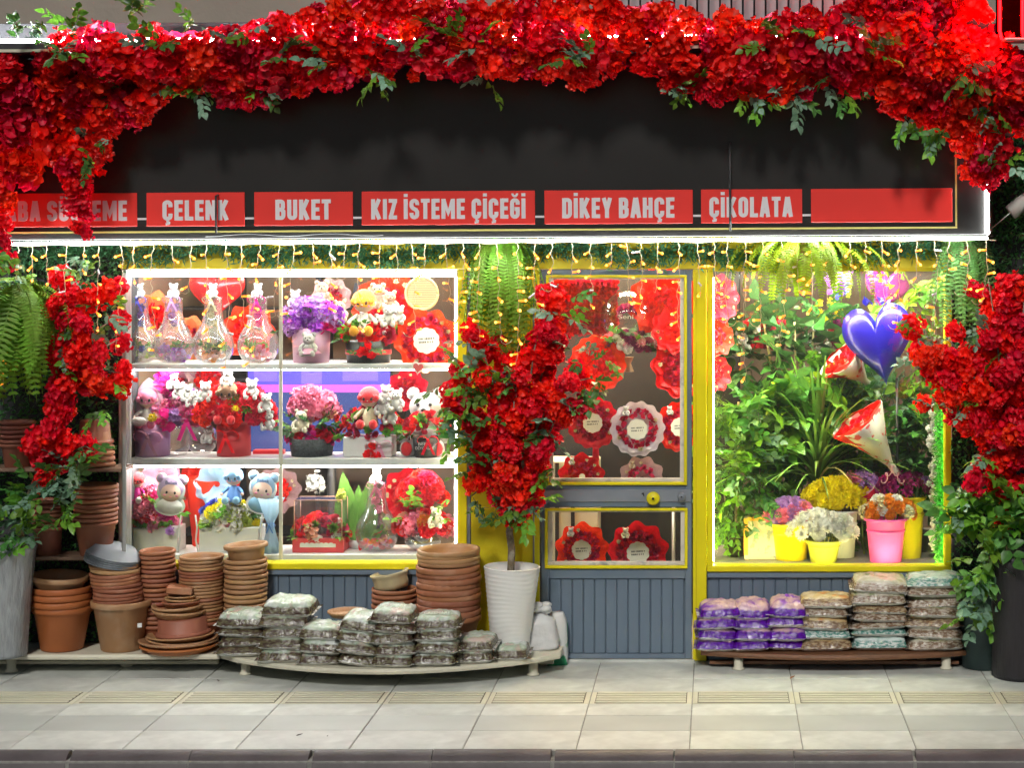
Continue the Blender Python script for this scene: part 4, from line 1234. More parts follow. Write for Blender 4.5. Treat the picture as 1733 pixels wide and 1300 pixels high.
# white wavy pot
mb = MB(); prof_ = [(0,0), (.10,0)]
NZ = 64
vs = []; fs = []; NN = 40
def wpot(t, u):
    r = .103 + (.158-.103)*u
    r *= 1 + .010*math.sin(u*118 + 2.6*math.sin(t*2+u*5) + 1.9*math.sin(t*3+1.0+u*3))
    return r
Hh = .485
for i in range(NZ+1):
    u = i/NZ
    for k in range(NN):
        t = 2*PI*k/NN; r = wpot(t, u) if u < .985 else .160
        vs.append((r*math.cos(t), r*math.sin(t), Hh*u))
for i in range(NZ):
    for k in range(NN):
        fs.append((i*NN+k, i*NN+(k+1)%NN, (i+1)*NN+(k+1)%NN, (i+1)*NN+k))
mb.add(vs, fs, 0, None, True)
mb.lathe([(.160,Hh), (.153,Hh+.004), (.148,Hh-.004), (.146,Hh-.05), (0,Hh-.06)], NN, 0)
tag(ob("wavy_pot", mb, None, (PX(863,-.30), -.30, BEN+.001), (0,R(1.5),0), mats=(white_plastic,)), "tall white pot with wavy relief holding the middle flower tree", "plant pot")
# plastic wrapped pot at far left
mb = MB()
wrapm = pmat("clear_wrap", (.34, .36, .38), .22, var=.25, vscale=12, bump=.8, bscale=16, stretch=(3,3,.7), spec=.8)
mb.lathe([(0,0), (.125,0), (.13,.02), (.175,.58), (.185,.61), (.175,.615), (.165,.57), (0,.55)], 36, wob=lambda t, z: 1+.035*math.sin(t*7+z*6)+.02*math.sin(t*13-z*9))
tag(ob("wrapped_pot", mb, None, (PX(10,-.40)-.02, -.40, BEN+.002), mats=(wrapm,)), "tall grey pot wrapped in clear plastic at the left edge", "plant pot")

# ------------------------------------------------------------------ metal rack with pots at left
rk = thing("pot_rack", "slim white angle iron rack with two shelves in front of the boxwood", "rack", (PX(120,-.15), -.15, 0))
for (px, y) in ((210,-.28), (204,-.05), (-60,-.28)):
    mb = MB(); mb.box(-.012,.012,-.002,.002,.12,PZ(650,y)); mb.box(-.012,-.008,-.002,.024,.12,PZ(650,y))
    o = ob("post", mb, rk, Vector((PX(px,y), y, 0))-rk.location, mats=(alu,))
rust_shelf = pmat("rusty_shelf", (.20,.12,.08), .6, var=.3, vscale=8)
for py in (795, 945):
    mb = MB(); mb.box(PX(-70,-.28), PX(206,-.28), -.285, -.06, PZ(py+4,-.28), PZ(py-2,-.28), 0, .003)
    ob("shelf", mb, rk, -rk.location, mats=(rust_shelf,))
mb = MB(); mb.box(PX(170,-.28), PX(212,-.28), -.285, -.275, PZ(655,-.28), PZ(650,-.28)); ob("top_bar", mb, rk, -rk.location, mats=(alu,))
zs_ = PZ(793,-.2)
me = pot_mesh(.105, .08, .14, .02)
for k in range(5):
    tag(ob("plant_pot", me, None, (PX(165,-.18)-.004*k, -.18, zs_+.155+.031*k), (R(180)+rnd.uniform(-.03,.03), rnd.uniform(-.03,.03), k), mats=(terra,)), "upside down brown pot, %s in the stack on the upper rack shelf" % from_top(k, 5), "plant pot", "upside down pots on the upper rack shelf")
zl = PZ(943,-.2)
stack(162, -.18, zl+.003, .125, .085, .20, .0265, 9, terra, "brown pot, # in the tall stack on the lower rack shelf", "brown pots stacked on the lower rack shelf", seed=15, rim=.02)
stack(82, -.18, zl+.003, .090, .07, .17, .026, 7, terra_dark, "dark brown pot, # in the leafy stack on the lower rack", "dark brown pots on the lower rack shelf", seed=16, rim=.018)
stack(30, -.18, zs_+.003, .10, .07, .14, .026, 6, terra_dark, "dark pot, # in the stack behind the fern on the rack", "dark pots behind the fern on the upper rack shelf", seed=17, rim=.018)

# ------------------------------------------------------------------ soil bags
def bag_mat(name, top, top2, band, soil, hi):
    """printed film: white bottom seam, soil showing in the middle, colour print with painted highlights on top"""
    m = bpy.data.materials.new(name); m.use_nodes = True
    nt = m.node_tree; N = nt.nodes; Lk = nt.links; b = N["Principled BSDF"]
    tc = N.new("ShaderNodeTexCoord"); oi = N.new("ShaderNodeObjectInfo")
    off = N.new("ShaderNodeVectorMath"); off.operation = 'ADD'
    sc_ = N.new("ShaderNodeVectorMath"); sc_.operation = 'SCALE'; sc_.inputs[3].default_value = 7.0
    cb = N.new("ShaderNodeCombineXYZ"); Lk.new(oi.outputs["Random"], cb.inputs[0]); Lk.new(oi.outputs["Random"], cb.inputs[1])
    Lk.new(cb.outputs[0], sc_.inputs[0]); Lk.new(tc.outputs["Object"], off.inputs[0]); Lk.new(sc_.outputs[0], off.inputs[1])
    def nse(scale, det, dist=0.0, sx=None):
        v = off.outputs[0]
        if sx:
            mp = N.new("ShaderNodeMapping"); mp.inputs["Scale"].default_value = sx; Lk.new(v, mp.inputs[0]); v = mp.outputs[0]
        n_ = N.new("ShaderNodeTexNoise"); n_.inputs["Scale"].default_value = scale; n_.inputs["Detail"].default_value = det; n_.inputs["Distortion"].default_value = dist
        Lk.new(v, n_.inputs["Vector"]); return n_.outputs[0]
    nz = nse(11, 2, .6); fine = nse(45, 3, 0, (1,1,2.5)); wr = nse(16, 5, 1.5)
    tp = N.new("ShaderNodeValToRGB"); e = tp.color_ramp.elements
    e[0].position = .34; e[0].color = (*top2, 1); e[1].position = .66; e[1].color = (*hi, 1)  # palest ramp colour is a painted highlight on the plastic
    x = e.new(.46); x.color = (*top, 1); x = e.new(.56); x.color = (*[(p+q_)*.5 for p, q_ in zip(top, hi)], 1)
    Lk.new(nz, tp.inputs[0])
    so = N.new("ShaderNodeValToRGB"); e = so.color_ramp.elements
    e[0].position = .44; e[0].color = (*soil, 1); e[1].position = .60; e[1].color = (*band, 1)
    Lk.new(fine, so.inputs[0])
    sp = N.new("ShaderNodeSeparateXYZ"); Lk.new(tc.outputs["Object"], sp.inputs[0])
    ad = N.new("ShaderNodeMath"); ad.operation = 'MULTIPLY_ADD'; ad.inputs[1].default_value = .022; Lk.new(wr, ad.inputs[0]); Lk.new(sp.outputs[2], ad.inputs[2])
    def step(a, c):
        mr = N.new("ShaderNodeMapRange"); mr.inputs[1].default_value = a; mr.inputs[2].default_value = c; Lk.new(ad.outputs[0], mr.inputs[0]); return mr.outputs[0]
    m1 = N.new("ShaderNodeMixRGB"); m1.inputs[1].default_value = (.62,.62,.60,1); Lk.new(step(.029,.033), m1.inputs[0]); Lk.new(so.outputs[0], m1.inputs[2])
    m2 = N.new("ShaderNodeMixRGB"); Lk.new(step(.066,.076), m2.inputs[0]); Lk.new(m1.outputs[0], m2.inputs[1]); Lk.new(tp.outputs[0], m2.inputs[2])
    Lk.new(m2.outputs[0], b.inputs["Base Color"])
    b.inputs["Roughness"].default_value = .25; b.inputs["Specular IOR Level"].default_value = .5
    bp = N.new("ShaderNodeBump"); bp.inputs["Strength"].default_value = .8; bp.inputs["Distance"].default_value = .012
    Lk.new(wr, bp.inputs["Height"]); Lk.new(bp.outputs[0], b.inputs["Normal"])
    return m
bag_green = bag_mat("green_soil_bag", (.34,.43,.32), (.46,.36,.32), (.13,.12,.06), (.05,.025,.017), (.58,.61,.59))
bag_purple = bag_mat("purple_soil_bag", (.46,.28,.38), (.20,.05,.40), (.11,.005,.38), (.06,.002,.20), (.62,.42,.38))
bag_orange = bag_mat("orange_soil_bag", (.52,.40,.20), (.60,.28,.10), (.36,.27,.16), (.15,.08,.04), (.62,.50,.34))
bag_print = bag_mat("floral_soil_bag", (.40,.38,.28), (.22,.27,.12), (.42,.36,.29), (.17,.10,.06), (.56,.52,.44))
bag_teal = bag_mat("teal_soil_bag", (.52,.62,.60), (.14,.34,.28), (.46,.52,.50), (.06,.20,.17), (.74,.80,.80))
def bag_mesh(seed, w, d, h, sharp=4.5):
    q = random.Random(seed); nx, ny = 22, 16
    ox, oy = q.uniform(0,50), q.uniform(0,50)
    vs = []; fs = []
    def hgt(u, v):
        a = max(0, 1-abs(u)**sharp); b = max(0, 1-abs(v)**sharp)
        n1 = noise.noise(Vector((u*2.2+ox, v*2.2+oy, seed)))
        n2 = noise.noise(Vector((u*7+ox, v*7+oy, seed+9)))
        return (a*b)**.34*(1+.20*n1+.14*n2)
    for top in (1, 0):
        for j in range(ny+1):
            for i in range(nx+1):
                u = i/nx*2-1; v = j/ny*2-1
                e = 1+.03*noise.noise(Vector((u*3+ox, v*3, seed+3)))
                x = u*w/2*e*(1-.05*v*v); y = v*d/2*e*(1-.05*u*u)
                k = hgt(u, v)
                rim = (abs(u) > .99 or abs(v) > .99)
                z = .022 + (k*(h-.022) if top else -k*.022)
                if rim: z = .020+.006*noise.noise(Vector((u*5+ox, v*5, seed+1)))
                vs.append((x, y, z))
    M_ = (nx+1)*(ny+1)
    for j in range(ny):
        for i in range(nx):
            a = j*(nx+1)+i
            fs.append((a, a+1, a+nx+2, a+nx+1)); fs.append((M_+a, M_+a+nx+1, M_+a+nx+2, M_+a+1))
    mb = MB().add(vs, fs, 0, None, True)
    # crimped end seams
    for s_ in (-1, 1):
        x = s_*w/2
        st = []
        for k in range(9):
            v = k/8*2-1
            st += [(x*.985, v*d/2*.93, .021), (x+s_*.014, v*d/2*.97, .021+.012*noise.noise(Vector((v*4, seed, s_))))]
        mb.add(st, [(2*k, 2*k+1, 2*k+3, 2*k+2) for k in range(8)], 0, None, True)
    return mb.mesh("soil_bag", (bag_green,))
BAGS = {}
def bags(px, y, zb, wpx, dep, heights, mat, label, group, seed, toplabel=None, labels=None, rot=0.0):
    """a column of bags from the bottom up; heights in px"""
    q = random.Random(seed); z = zb; out = []
    for k, hp in enumerate(heights):
        h = hp*S(y)
        key = (round(wpx/6), round(hp/4), q.randrange(2))
        if key not in BAGS: BAGS[key] = bag_mesh(len(BAGS)+1, wpx*S(y), dep, h*1.14)
        top = k == len(heights)-1
        m = mat[min(k, len(mat)-1)] if isinstance(mat, (list, tuple)) else mat
        o = ob("soil_bag", BAGS[key], None, (PX(px+q.uniform(-4,4), y), y+q.uniform(-.015,.015), z),
               (q.uniform(-.04,.04)+(.05 if top else 0), q.uniform(-.05,.05)+rot, q.uniform(-.07,.07)), mats=(m,))
        lab = labels[k] if labels else (toplabel if top and toplabel else label.replace("#", from_top(k, len(heights))))
        tag(o, lab, "soil bag", group)
        out.append(o); z += h
    return out
def fr(px):   # depth of the bag row on the bowed bench
    u = min(1, max(0, (px-374)/(948-374)))
    return -.34 + (-.74+.34)*math.sin(PI*u)**.8 + .13
gB = "silver green soil bags on the cream bench"
cols = [(415, 82, [15,16,17,23], "left end column"), (488, 86, [20,19,19,19,24], "tallest column beside the left end"), (550, 72, [20,22,23], "third column from the left end"),
        (612, 70, [20,20,20,22], "column under the oval saucer"), (672, 72, [19,19,19,18,24], "column under the large lettered bag"), (740, 76, [20,20,20,22], "column in front of the big pot stack"),
        (804, 68, [20,20], "low column beside the white pot"), (866, 68, [20], "right end")]
for i, (px, w, hs, where) in enumerate(cols):
    tl = ["whitish soil bag topping the left end column of silver bags", "white backed soil bag topping the tallest silver bag column", "soil bag topping the third column of silver bags", "slanted soil bag beside the oval tan saucer",
          "large soil bag with green lettering band topping its column", "lettered soil bag in front of the big pot stack", "upper soil bag of the low pair beside the white pot", "single soil bag at the right end of the cream bench"][i]
    bs = bags(px, fr(px), BEN+.001, w, .24, hs, bag_green, "silver bag, # in the " + where, gB, 60+i, tl, rot=(.12 if i == 3 else 0))
    if i in (4, 5):
        me = text_mesh("GREENART", .017, .145, .0005, .01); me.materials.append(pmat("pale_green_print", (.70,.78,.66), .5))
        o = bs[-1]
        ob("lettering", me, o, (-.072, -.055, hs[-1]*S(-.5)*1.12+.004), (R(-52), 0, 0))
gp = "purple soil bags on the brown bench"
for i, (px, w, hs) in enumerate(((1214, 70, [18,19,19,24]), (1274, 64, [17,19,18,24]), (1330, 66, [18,21,20,22]))):
    where = ["left", "middle", "right"][i]
    bags(px, -.17, .107, w, .24, hs, bag_purple, "purple soil bag, # in the %s of the three purple columns" % where, gp, 80+i, "pink topped purple bag on the %s purple column" % where)
bags(1394, -.16, .107, 92, .24, [17,18,20,17,18], [bag_orange, bag_teal, bag_orange, bag_print, bag_orange], "", "printed soil bags on the brown bench", 90,
     labels=["brown banded soil bag at the bottom beside the purple bags", "green soil bag second from the bottom beside the purple bags", "orange soil bag third up beside the purple bags", "floral soil bag fourth up beside the purple bags", "orange soil bag topping the column beside the purple bags"])
bags(1486, -.15, .107, 96, .24, [22,12,13,14,15,22,22], [bag_teal, bag_teal, bag_print, bag_print, bag_orange, bag_print, bag_print], "", "printed soil bags on the brown bench", 91,
     labels=["pale teal soil bag at the bottom of the taller left column", "thin dark teal bag second in the taller left column", "floral soil bag third in the taller left column", "floral soil bag fourth in the taller left column", "yellowish soil bag fifth in the taller left column", "puffy floral bag sixth in the taller left column", "grey floral bag topping the taller left column"])
bags(1580, -.15, .107, 98, .24, [19,17,19,15,19,18,18], [bag_print, bag_print, bag_orange, bag_print, bag_print, bag_print, bag_teal], "", "printed soil bags on the brown bench", 92,
     labels=["floral soil bag at the bottom of the right end column", "floral soil bag second in the right end column", "brown soil bag third in the right end column", "floral soil bag fourth in the right end column", "floral soil bag fifth in the right end column", "floral soil bag sixth in the right end column", "pale green soil bag topping the right end column"])
# white sack with green side
t = thing("knotted_sack", "white woven sack with knotted top beside a green striped sack by the door", "sack", (PX(922,-.2), -.2, BEN))
def sack(w, d, h, seed, knot):
    mb = MB(); vs = []; fs = []; NZ, NN = 14, 22
    for i in range(NZ+1):
        u = i/NZ
        for k in range(NN):
            a = 2*PI*k/NN
            sq = (abs(math.cos(a))**4+abs(math.sin(a))**4)**-.25
            sh = (1-.10*u) if u < .75 else (1-.075)*(1-((u-.75)/.25)**1.4*(.72 if knot else .4))
            n_ = 1+.07*noise.noise(Vector((math.cos(a)*2, math.sin(a)*2, u*6+seed)))
            vs.append((w*sq*math.cos(a)*sh*n_, d*sq*math.sin(a)*sh*n_, h*u))
    for i in range(NZ):
        for k in range(NN): fs.append((i*NN+k, i*NN+(k+1)%NN, (i+1)*NN+(k+1)%NN, (i+1)*NN+k))
    fs += [tuple(range(NN))[::-1], tuple(NZ*NN+k for k in range(NN))]
    mb.add(vs, fs, 0, None, True)
    if knot:
        for k in range(9):
            a = k*.7; mb.ball((.03*math.cos(a*3)+.02, .02*math.sin(a*2), h+.012+.005*k), (.036,.026,.02), 8, 5, 0)
    return mb
sackm = pmat("white_woven_sack", (.62,.63,.64), .55, var=.12, vscale=12, bump=.5, bscale=40)
ob("sack_body", sack(.105,.075,.20,1,True), t, (-.02,0,0), (0,R(-6),0), mats=(sackm,))
t2 = thing("striped_sack", "green and white sack slumped on the pavement beside the bench end", "sack", (PX(944,-.05), -.09, 0))
ob("sack_body", sack(.065,.05,.30,4,False), t2, mats=(pmat("green_white_sack", (.62,.63,.62), .5, color2=(.02,.28,.12), c2scale=5, c2lo=.52, c2hi=.56, bump=.3, bscale=40),))
# ------------------------------------------------------------------ lit gift shelves in the left window
YF, YBK = .13, .50
shelf_white = pmat("white_shelf", (.74,.75,.74), .4, var=.04)
unit = thing("display_shelf", "white three tier gift shelf unit lit by a light tube behind the left window", "shelf unit", (PX(495,YF), .3, 0))
def sbar(px0, px1, py0, py1, ya, yb, name, mat, b=.003):
    mb = MB(); mb.box(PX(px0,ya), PX(px1,ya), ya, yb, PZ(py1,ya), PZ(py0,ya), 0, b)
    return ob(name, mb, unit, -unit.location, mats=(mat,))
SH = {}
for key, py in ((1, 621), (2, 781), (3, 944)):
    sbar(214, 774, py-5, py+4+(key > 1)*3, YF, YBK, "shelf", shelf_white)
    SH[key] = PZ(py-5, YF)+.001
for px in (214, 475, 772):
    sbar(px-3, px+3, 468, 952, YF-.012, YF-.001, "post", shelf_white if px != 475 else pmat("cream_post", (.66,.64,.54), .45))
    sbar(px-3, px+3, 468, 952, YBK+.001, YBK+.014, "post", shelf_white)
sbar(214, 774, 452, 457, YF, YBK, "top_board", shelf_white)
tube_in = emis("shelf_tube_glow", (.95, .98, 1.0), 17.0)
sbar(218, 771, 458, 468, YF-.006, YF+.02, "light_tube", tube_in)
strip_in = emis("unseen_shelf_strip_glow", (1.0, .97, .92), 34.0)
for py in (626.5, 790):  # unseen strips added under the shelves to brighten the goods
    sbar(222, 768, py-1.4, py+.6, YF+.075, YF+.095, "light_strip", strip_in, .001)
sbar(769.8, 771.6, 470, 940, YF-.02, YF-.013, "light_strip", strip_in, .0005)
sbar(215.2, 217, 470, 940, YF-.02, YF-.013, "light_strip", strip_in, .0005)

def teddy(parent, loc, h, fur=None, rotz=0.0, inner=None, name="teddy_bear"):
    fur = fur or fur_white
    return ob(name, TEDDY, parent, loc, (0, 0, rotz), h, (fur, fur, dot, inner or fur))
def doll(parent, loc, h, hair, dress, shoes, rotz=0.0, name="doll"):
    return ob(name, DOLL, parent, loc, (0, 0, rotz), h, (skin, hair, dress, dot, shoes, pink_petal))
def dome(parent, c, rx, ry, rz, picks, n, r, q, name="flower", full=False):
    """n flowers over a dome; picks: list of (meshes, mat, weight)"""
    tot = sum(p[2] for p in picks)
    for i in range(n):
        z = (i+.5)/n
        if full: z = 2*z-1
        t = i*2.399963+q.uniform(-.3,.3)
        rr = math.sqrt(max(0, 1-z*z))
        d = Vector((rr*math.cos(t), rr*math.sin(t), z))
        if d.y > .35: d.y = -d.y
        x = q.random()*tot
        for (meshes, mat, w) in picks:
            x -= w
            if x <= 0: break
        flower(parent, name, meshes, mat, Vector(c)+Vector((d.x*rx, d.y*ry, d.z*rz)), r*q.uniform(.8,1.2), d+Vector((0,-.45,.1)), q)
def sprays(parent, c, rx, rz, n, L, mats, q, ry=.06, name="leaf_sprig"):
    for i in range(n):
        a = q.uniform(0, PI)
        d = Vector((math.cos(a)+q.uniform(-.2,.2), -q.uniform(0,.8), math.sin(a)*.9-.15))
        sprig(parent, Vector(c)+Vector((d.x*rx*.6, d.y*ry, d.z*rz*.6)), d, L*q.uniform(.8,1.2), q.choice(mats), q, name=name)
def drum(parent, name, r0, r1, h, mat, n=26, loc=(0,0,0)):
    mb = MB(); mb.lathe([(0,0), (r0,0), (r1,h), (r1-.004,h), (r1-.006,h-.02), (0,h-.02)], n)
    return ob(name, mb, parent, loc, mats=(mat,))
def bow(parent, loc, r, mat, name="ribbon_bow"):
    mb = MB()
    for s_ in (-1, 1):
        pts = [Vector((0,0,0))]
        ring = [(s_*r*(.5-.5*math.cos(t)), -.25*r*math.sin(t), .42*r*math.sin(t)) for t in [k*2*PI/10 for k in range(11)]]
        vs = []
        for p in ring: vs += [(p[0], p[1]-.18*r, p[2]), (p[0], p[1]+.18*r, p[2]*1.1)]
        mb.add(vs, [(2*i, 2*i+1, 2*i+3, 2*i+2) for i in range(10)], 0, None, True)
        vs = []
        for k in range(6):
            u = k/5; vs += [(s_*r*.55*u-.10*r, -.1*r-.08*r*math.sin(u*5), -r*1.3*u), (s_*r*.55*u+.16*r, -.1*r-.08*r*math.sin(u*5), -r*1.3*u-.05*r)]
        mb.add(vs, [(2*i, 2*i+1, 2*i+3, 2*i+2) for i in range(5)], 0, None, True)
    mb.ball((0,-.12*r,0), (.16*r,.14*r,.16*r), 7, 5, 0)
    return ob(name, mb, parent, loc, mats=(mat,))
YM = .29
def at(px, shelf, y=YM): return Vector((PX(px, y), y, SH[shelf]))

# --- four glass bulb vases
vase_prof = [(0,.001),(17,.0),(27,5),(33,16),(35,29),(32.5,42),(26,55),(19,66),(15.5,80),(14.5,106),(16,110),(14.8,109.5),(13.6,105),(14.5,80),(18,66),(25,55),(31.5,42),(33.8,29),(31.8,16.5),(26,6.5),(16,2),(0,2)]
def bulb_vase(px, shelf, flowers, tuft, label, seed, bear=fur_white, y=YM, k=1.0, top=True):
    q = random.Random(seed); s_ = S(y)*k
    t = thing("glass_vase", label, "vase", at(px, shelf, y), group="glass bulb vases")
    mb = MB(); mb.lathe([(r*s_, z*s_) for r, z in vase_prof], 30); ob("glass", mb, t, mats=(glass_vase,))
    for i in range(9):
        a = q.uniform(0,6.28); rr = q.uniform(4,22)*s_
        meshes, mat = q.choice(flowers)
        flower(t, "flower", meshes, mat, (rr*math.cos(a), rr*math.sin(a), q.uniform(8,24)*s_), 9*s_*q.uniform(.8,1.2), (math.cos(a)*.5, -.8, .6), q)
    for i in range(4):
        sprig(t, (q.uniform(-12,12)*s_, q.uniform(-10,5)*s_, 12*s_), (q.uniform(-1,1), -.3, .8), 26*s_, q.choice((leaf_lime, leaf_mat)), q)
    meshes, mat = flowers[0]
    for i in range(3):
        flower(t, "flower", CLUSTERS, tuft, (q.uniform(-4,4)*s_, q.uniform(-4,2)*s_, (66+i*13)*s_), 6.5*s_, (0,-1,.3), q)
    if top:
        teddy(t, (0, 0, 108*s_), 27*s_, bear, q.uniform(-.3,.3))
        bow(t, (0, -13*s_, 106*s_), 15*s_, tuft)
    return t
bulb_vase(236, 1, [(ROSE, lime_petal), (ROSE, white_petal), (MUM, blue_petal)], blue_petal, "glass bulb vase with blue tuft and pale yellow rose, leftmost on the top shelf", 1)
bulb_vase(294, 1, [(ROSE, purple_petal), (ROSE, magenta_petal), (CLUSTERS, lilac_petal)], lilac_petal, "glass bulb vase with purple and magenta flowers and a white bear on top", 2)
bulb_vase(361, 1, [(ROSE, orange_petal), (MUM, lime_petal), (ROSE, peach_petal)], cream_petal, "glass bulb vase with orange and lime flowers and a cream bow", 3)
bulb_vase(437, 1, [(ROSE, pink_petal), (ROSE, red_petal2), (CLUSTERS, leaf_lime)], magenta_petal, "glass bulb vase with pink roses and magenta feather bow", 4)

# --- top right: hat box, orange haired doll basket, red wreath bouquet
q = random.Random(70)
pink_box = pmat("pink_card_box", (.68,.40,.55), .5, var=.05)
t = thing("flower_box", "pink round box overflowing with purple flowers and a bear in a tutu", "flower box", at(527, 1))
s_ = S(YM)
drum(t, "box", 30*s_, 32*s_, 56*s_, pink_box)
dome(t, (0,0,58*s_), 46*s_, 22*s_, 44*s_, [(CLUSTERS, purple_petal, 3), (CLUSTERS, lilac_petal, 3), (ROSE, magenta_petal, 1.2)], 26, 15*s_, q)
sprays(t, (0,0,56*s_), 42*s_, 20*s_, 6, 30*s_, (leaf_mat,), q)
b_ = teddy(t, (4*s_, -36*s_, 12*s_), 42*s_, fur_white)
mb = MB(); mb.lathe([(0,16), (7,15), (20,4), (22,2), (18,3)], 22, wob=lambda a, z: 1+.12*math.sin(a*9)); ob("tutu", mb, b_, (0,0,.05), sca=.022, mats=(paper_pink,))
teddy(t, (-28*s_, 4*s_, 92*s_), 32*s_)
t = thing("flower_basket", "black box of red roses with an orange haired plush doll and white bears", "flower basket", at(624, 1))
drum(t, "box", 36*s_, 38*s_, 36*s_, black_metal)
mb = MB(); mb.lathe([(38.6*s_, 14*s_), (38.9*s_, 22*s_)], 26); ob("ribbon", mb, t, mats=(hair_red,))
dome(t, (0,0,40*s_), 50*s_, 26*s_, 30*s_, [(ROSE, red_petal2, 4), (ROSE, crimson, 2), (MUM, leaf_lime, 1.4)], 22, 13*s_, q)
doll(t, (-6*s_, -10*s_, 48*s_), 76*s_, hair_orange, white_petal, hair_orange)
for dx, dz, h in ((36, 60, 40), (22, 46, 38), (52, 64, 34)): teddy(t, (dx*s_, -6*s_, dz*s_), h*s_)
flower(t, "rose", ROSE, red_petal2, (4*s_, -42*s_, 22*s_), 14*s_, (0,-1,.1), q)
for sx in (-1, 1): sprig(t, (4*s_, -40*s_, 20*s_), (sx, -.2, .1), 26*s_, leaf_mat, q)
sprays(t, (0,0,40*s_), 46*s_, 24*s_, 8, 26*s_, (leaf_lime, leaf_mat), q)
# round sieve hung behind
t = thing("bamboo_sieve", "round bamboo sieve hanging behind the top shelf at right", "sieve", P(714, 497, .62))
mb = MB(); mb.tube([(27*s_*1.03*math.cos(a), 0, 27*s_*1.03*math.sin(a)) for a in [k*2*PI/28 for k in range(29)]], 2.6*s_, 6); ob("rim", mb, t, mats=(pmat("bamboo", (.58,.48,.24), .6, var=.15),))
for k in range(13):
    z = (-24+4*k)*s_; w = math.sqrt(max(0, (26*s_)**2-z*z))
    mb = MB(); mb.box(-w, w, .004, .008, z-1.1*s_, z+1.1*s_); ob("slat", mb, t, mats=(MATS["bamboo"],))
mb = MB(); mb.lathe([(0,.010), (26*s_,.010)], 24); ob("mesh_back", mb, t, rot=(R(-90),0,0), mats=(pmat("bamboo_dark", (.38,.31,.15), .7),))

def wrap_mesh(seed, pts=9, depth=.55, ruff=.12, layers=2):
    """paper collar opening towards +z, outer radius 1"""
    q = random.Random(seed); mb = MB()
    for l in range(layers):
        vs = []; fs = []; n = pts*6; rows = 6
        ph = q.uniform(0,6); sc_ = 1-.13*l
        for j in range(rows+1):
            u = j/rows
            for k in range(n):
                a = 2*PI*k/n
                saw = abs(((a*pts/(2*PI)+ph) % 1)*2-1)
                r = (.16+.84*u**.85*(1+ruff*(saw-.5)*2*u))*sc_
                z = -depth*(1-u)**1.2 + .09*u*math.sin(a*pts*.5+ph)*ruff*4 + (.06*l)
                vs.append((r*math.cos(a), r*math.sin(a), z))
        for j in range(rows):
            for k in range(n):
                k2 = (k+1) % n; fs.append((j*n+k, j*n+k2, (j+1)*n+k2, (j+1)*n+k))
        mb.add(vs, fs, 0, None, False)
    return mb.mesh("paper_wrap", (paper_red,))
WRAP = [wrap_mesh(s) for s in (1,2,3)]
WRAP_ROUND = [wrap_mesh(s, 14, .5, .06) for s in (4,5)]
def card_mesh():
    mb = MB(); vs = [(0,0,0)]; n = 40
    for k in range(n):
        a = 2*PI*k/n; r = 1+.09*abs(math.sin(a*5)); vs.append((r*math.cos(a), r*math.sin(a), 0))
    v2 = [(x, y, .03) for x, y, z in vs]
    mb.add(vs+v2, [(0, 1+(k+1)%n, 1+k) for k in range(n)]+[(n+1, n+2+k, n+2+(k+1)%n) for k in range(n)]+[(1+k, 1+(k+1)%n, n+2+(k+1)%n, n+2+k) for k in range(n)], 0)
    return mb.mesh("card", (card_mat,))
CARD = card_mesh()
mb = MB()
qq = random.Random(3)
for row, z in enumerate((.16, -.12)):
    x = -.62
    while x < .6:
        w = qq.uniform(.05,.11); mb.box(x, x+w, z-.07, z+.07, .031, .036, 0); x += w+.035*(1 if qq.random() < .75 else 3)
PRINT = mb.mesh("card_print", (ink,))
def ring_bouquet(name, label, p, Rm, wrap, rose=rose_red, seed=1, tilt=(R(90),0,0), card=True, bear=True, n=11, wraps=WRAP, group="wreath bouquets", rim=.56, fill=False, stem=False, bearfur=None):
    q = random.Random(seed)
    t = thing(name, label, "bouquet", p, group=group)
    t.rotation_euler = tilt
    ob("paper_wrap", q.choice(wraps), t, (0,0,0), (0,0,q.uniform(0,6)), Rm, (wrap,))
    for k in range(n):
        a = 2*PI*k/n+q.uniform(-.08,.08)
        rr = rim*Rm*q.uniform(.94,1.06)
        flower(t, "rose", ROSE, rose, (rr*math.cos(a), rr*math.sin(a), .04*Rm), .19*Rm*q.uniform(.9,1.1), (.35*math.cos(a), .35*math.sin(a), 1), q)
    if fill:
        for k in range(7):
            a = k*2.4; rr = .30*Rm*math.sqrt((k+.5)/7)*1.2
            flower(t, "rose", ROSE, rose, (rr*math.cos(a), rr*math.sin(a), .10*Rm), .18*Rm, (.2*math.cos(a), .2*math.sin(a), 1), q)
    for k in range(4):
        a = q.uniform(0,6.28); flower(t, "dried_flower", MUM, cream_petal, (.74*Rm*math.cos(a), .74*Rm*math.sin(a), .05*Rm), .10*Rm, (math.cos(a)*.3, math.sin(a)*.3, 1), q)
    if card:
        c_ = ob("card", CARD, t, (0,-.02*Rm,.10*Rm), (0,0,.05), .36*Rm)
        ob("card_print", PRINT, c_)
    if bear:
        b_ = teddy(t, (-.42*Rm, .48*Rm, .10*Rm), .38*Rm, bearfur or fur_white); b_.rotation_euler = (R(-90), 0, 0)
    if stem:
        mb = MB(); mb.tube([(0,-.2*Rm,-.5*Rm), (0,-1.0*Rm,-.62*Rm), (0,-1.5*Rm,-.66*Rm)], [.22*Rm,.12*Rm,.14*Rm], 10); ob("handle", mb, t, mats=(wrap,))
    return t
t = ring_bouquet("wreath_bouquet", "red wrapped rose wreath with a white card at the right end of the top shelf", P(722, 576, .26), 52*S(.26), paper_red, rose_red, 11, (R(82),0,R(6)), bear=False, n=13, rim=.66)
for o in t.children:
    if o.name.startswith("card"): o.scale = (.40*52*S(.26),)*3
t["group"] = "wreath bouquets"
mb = MB()
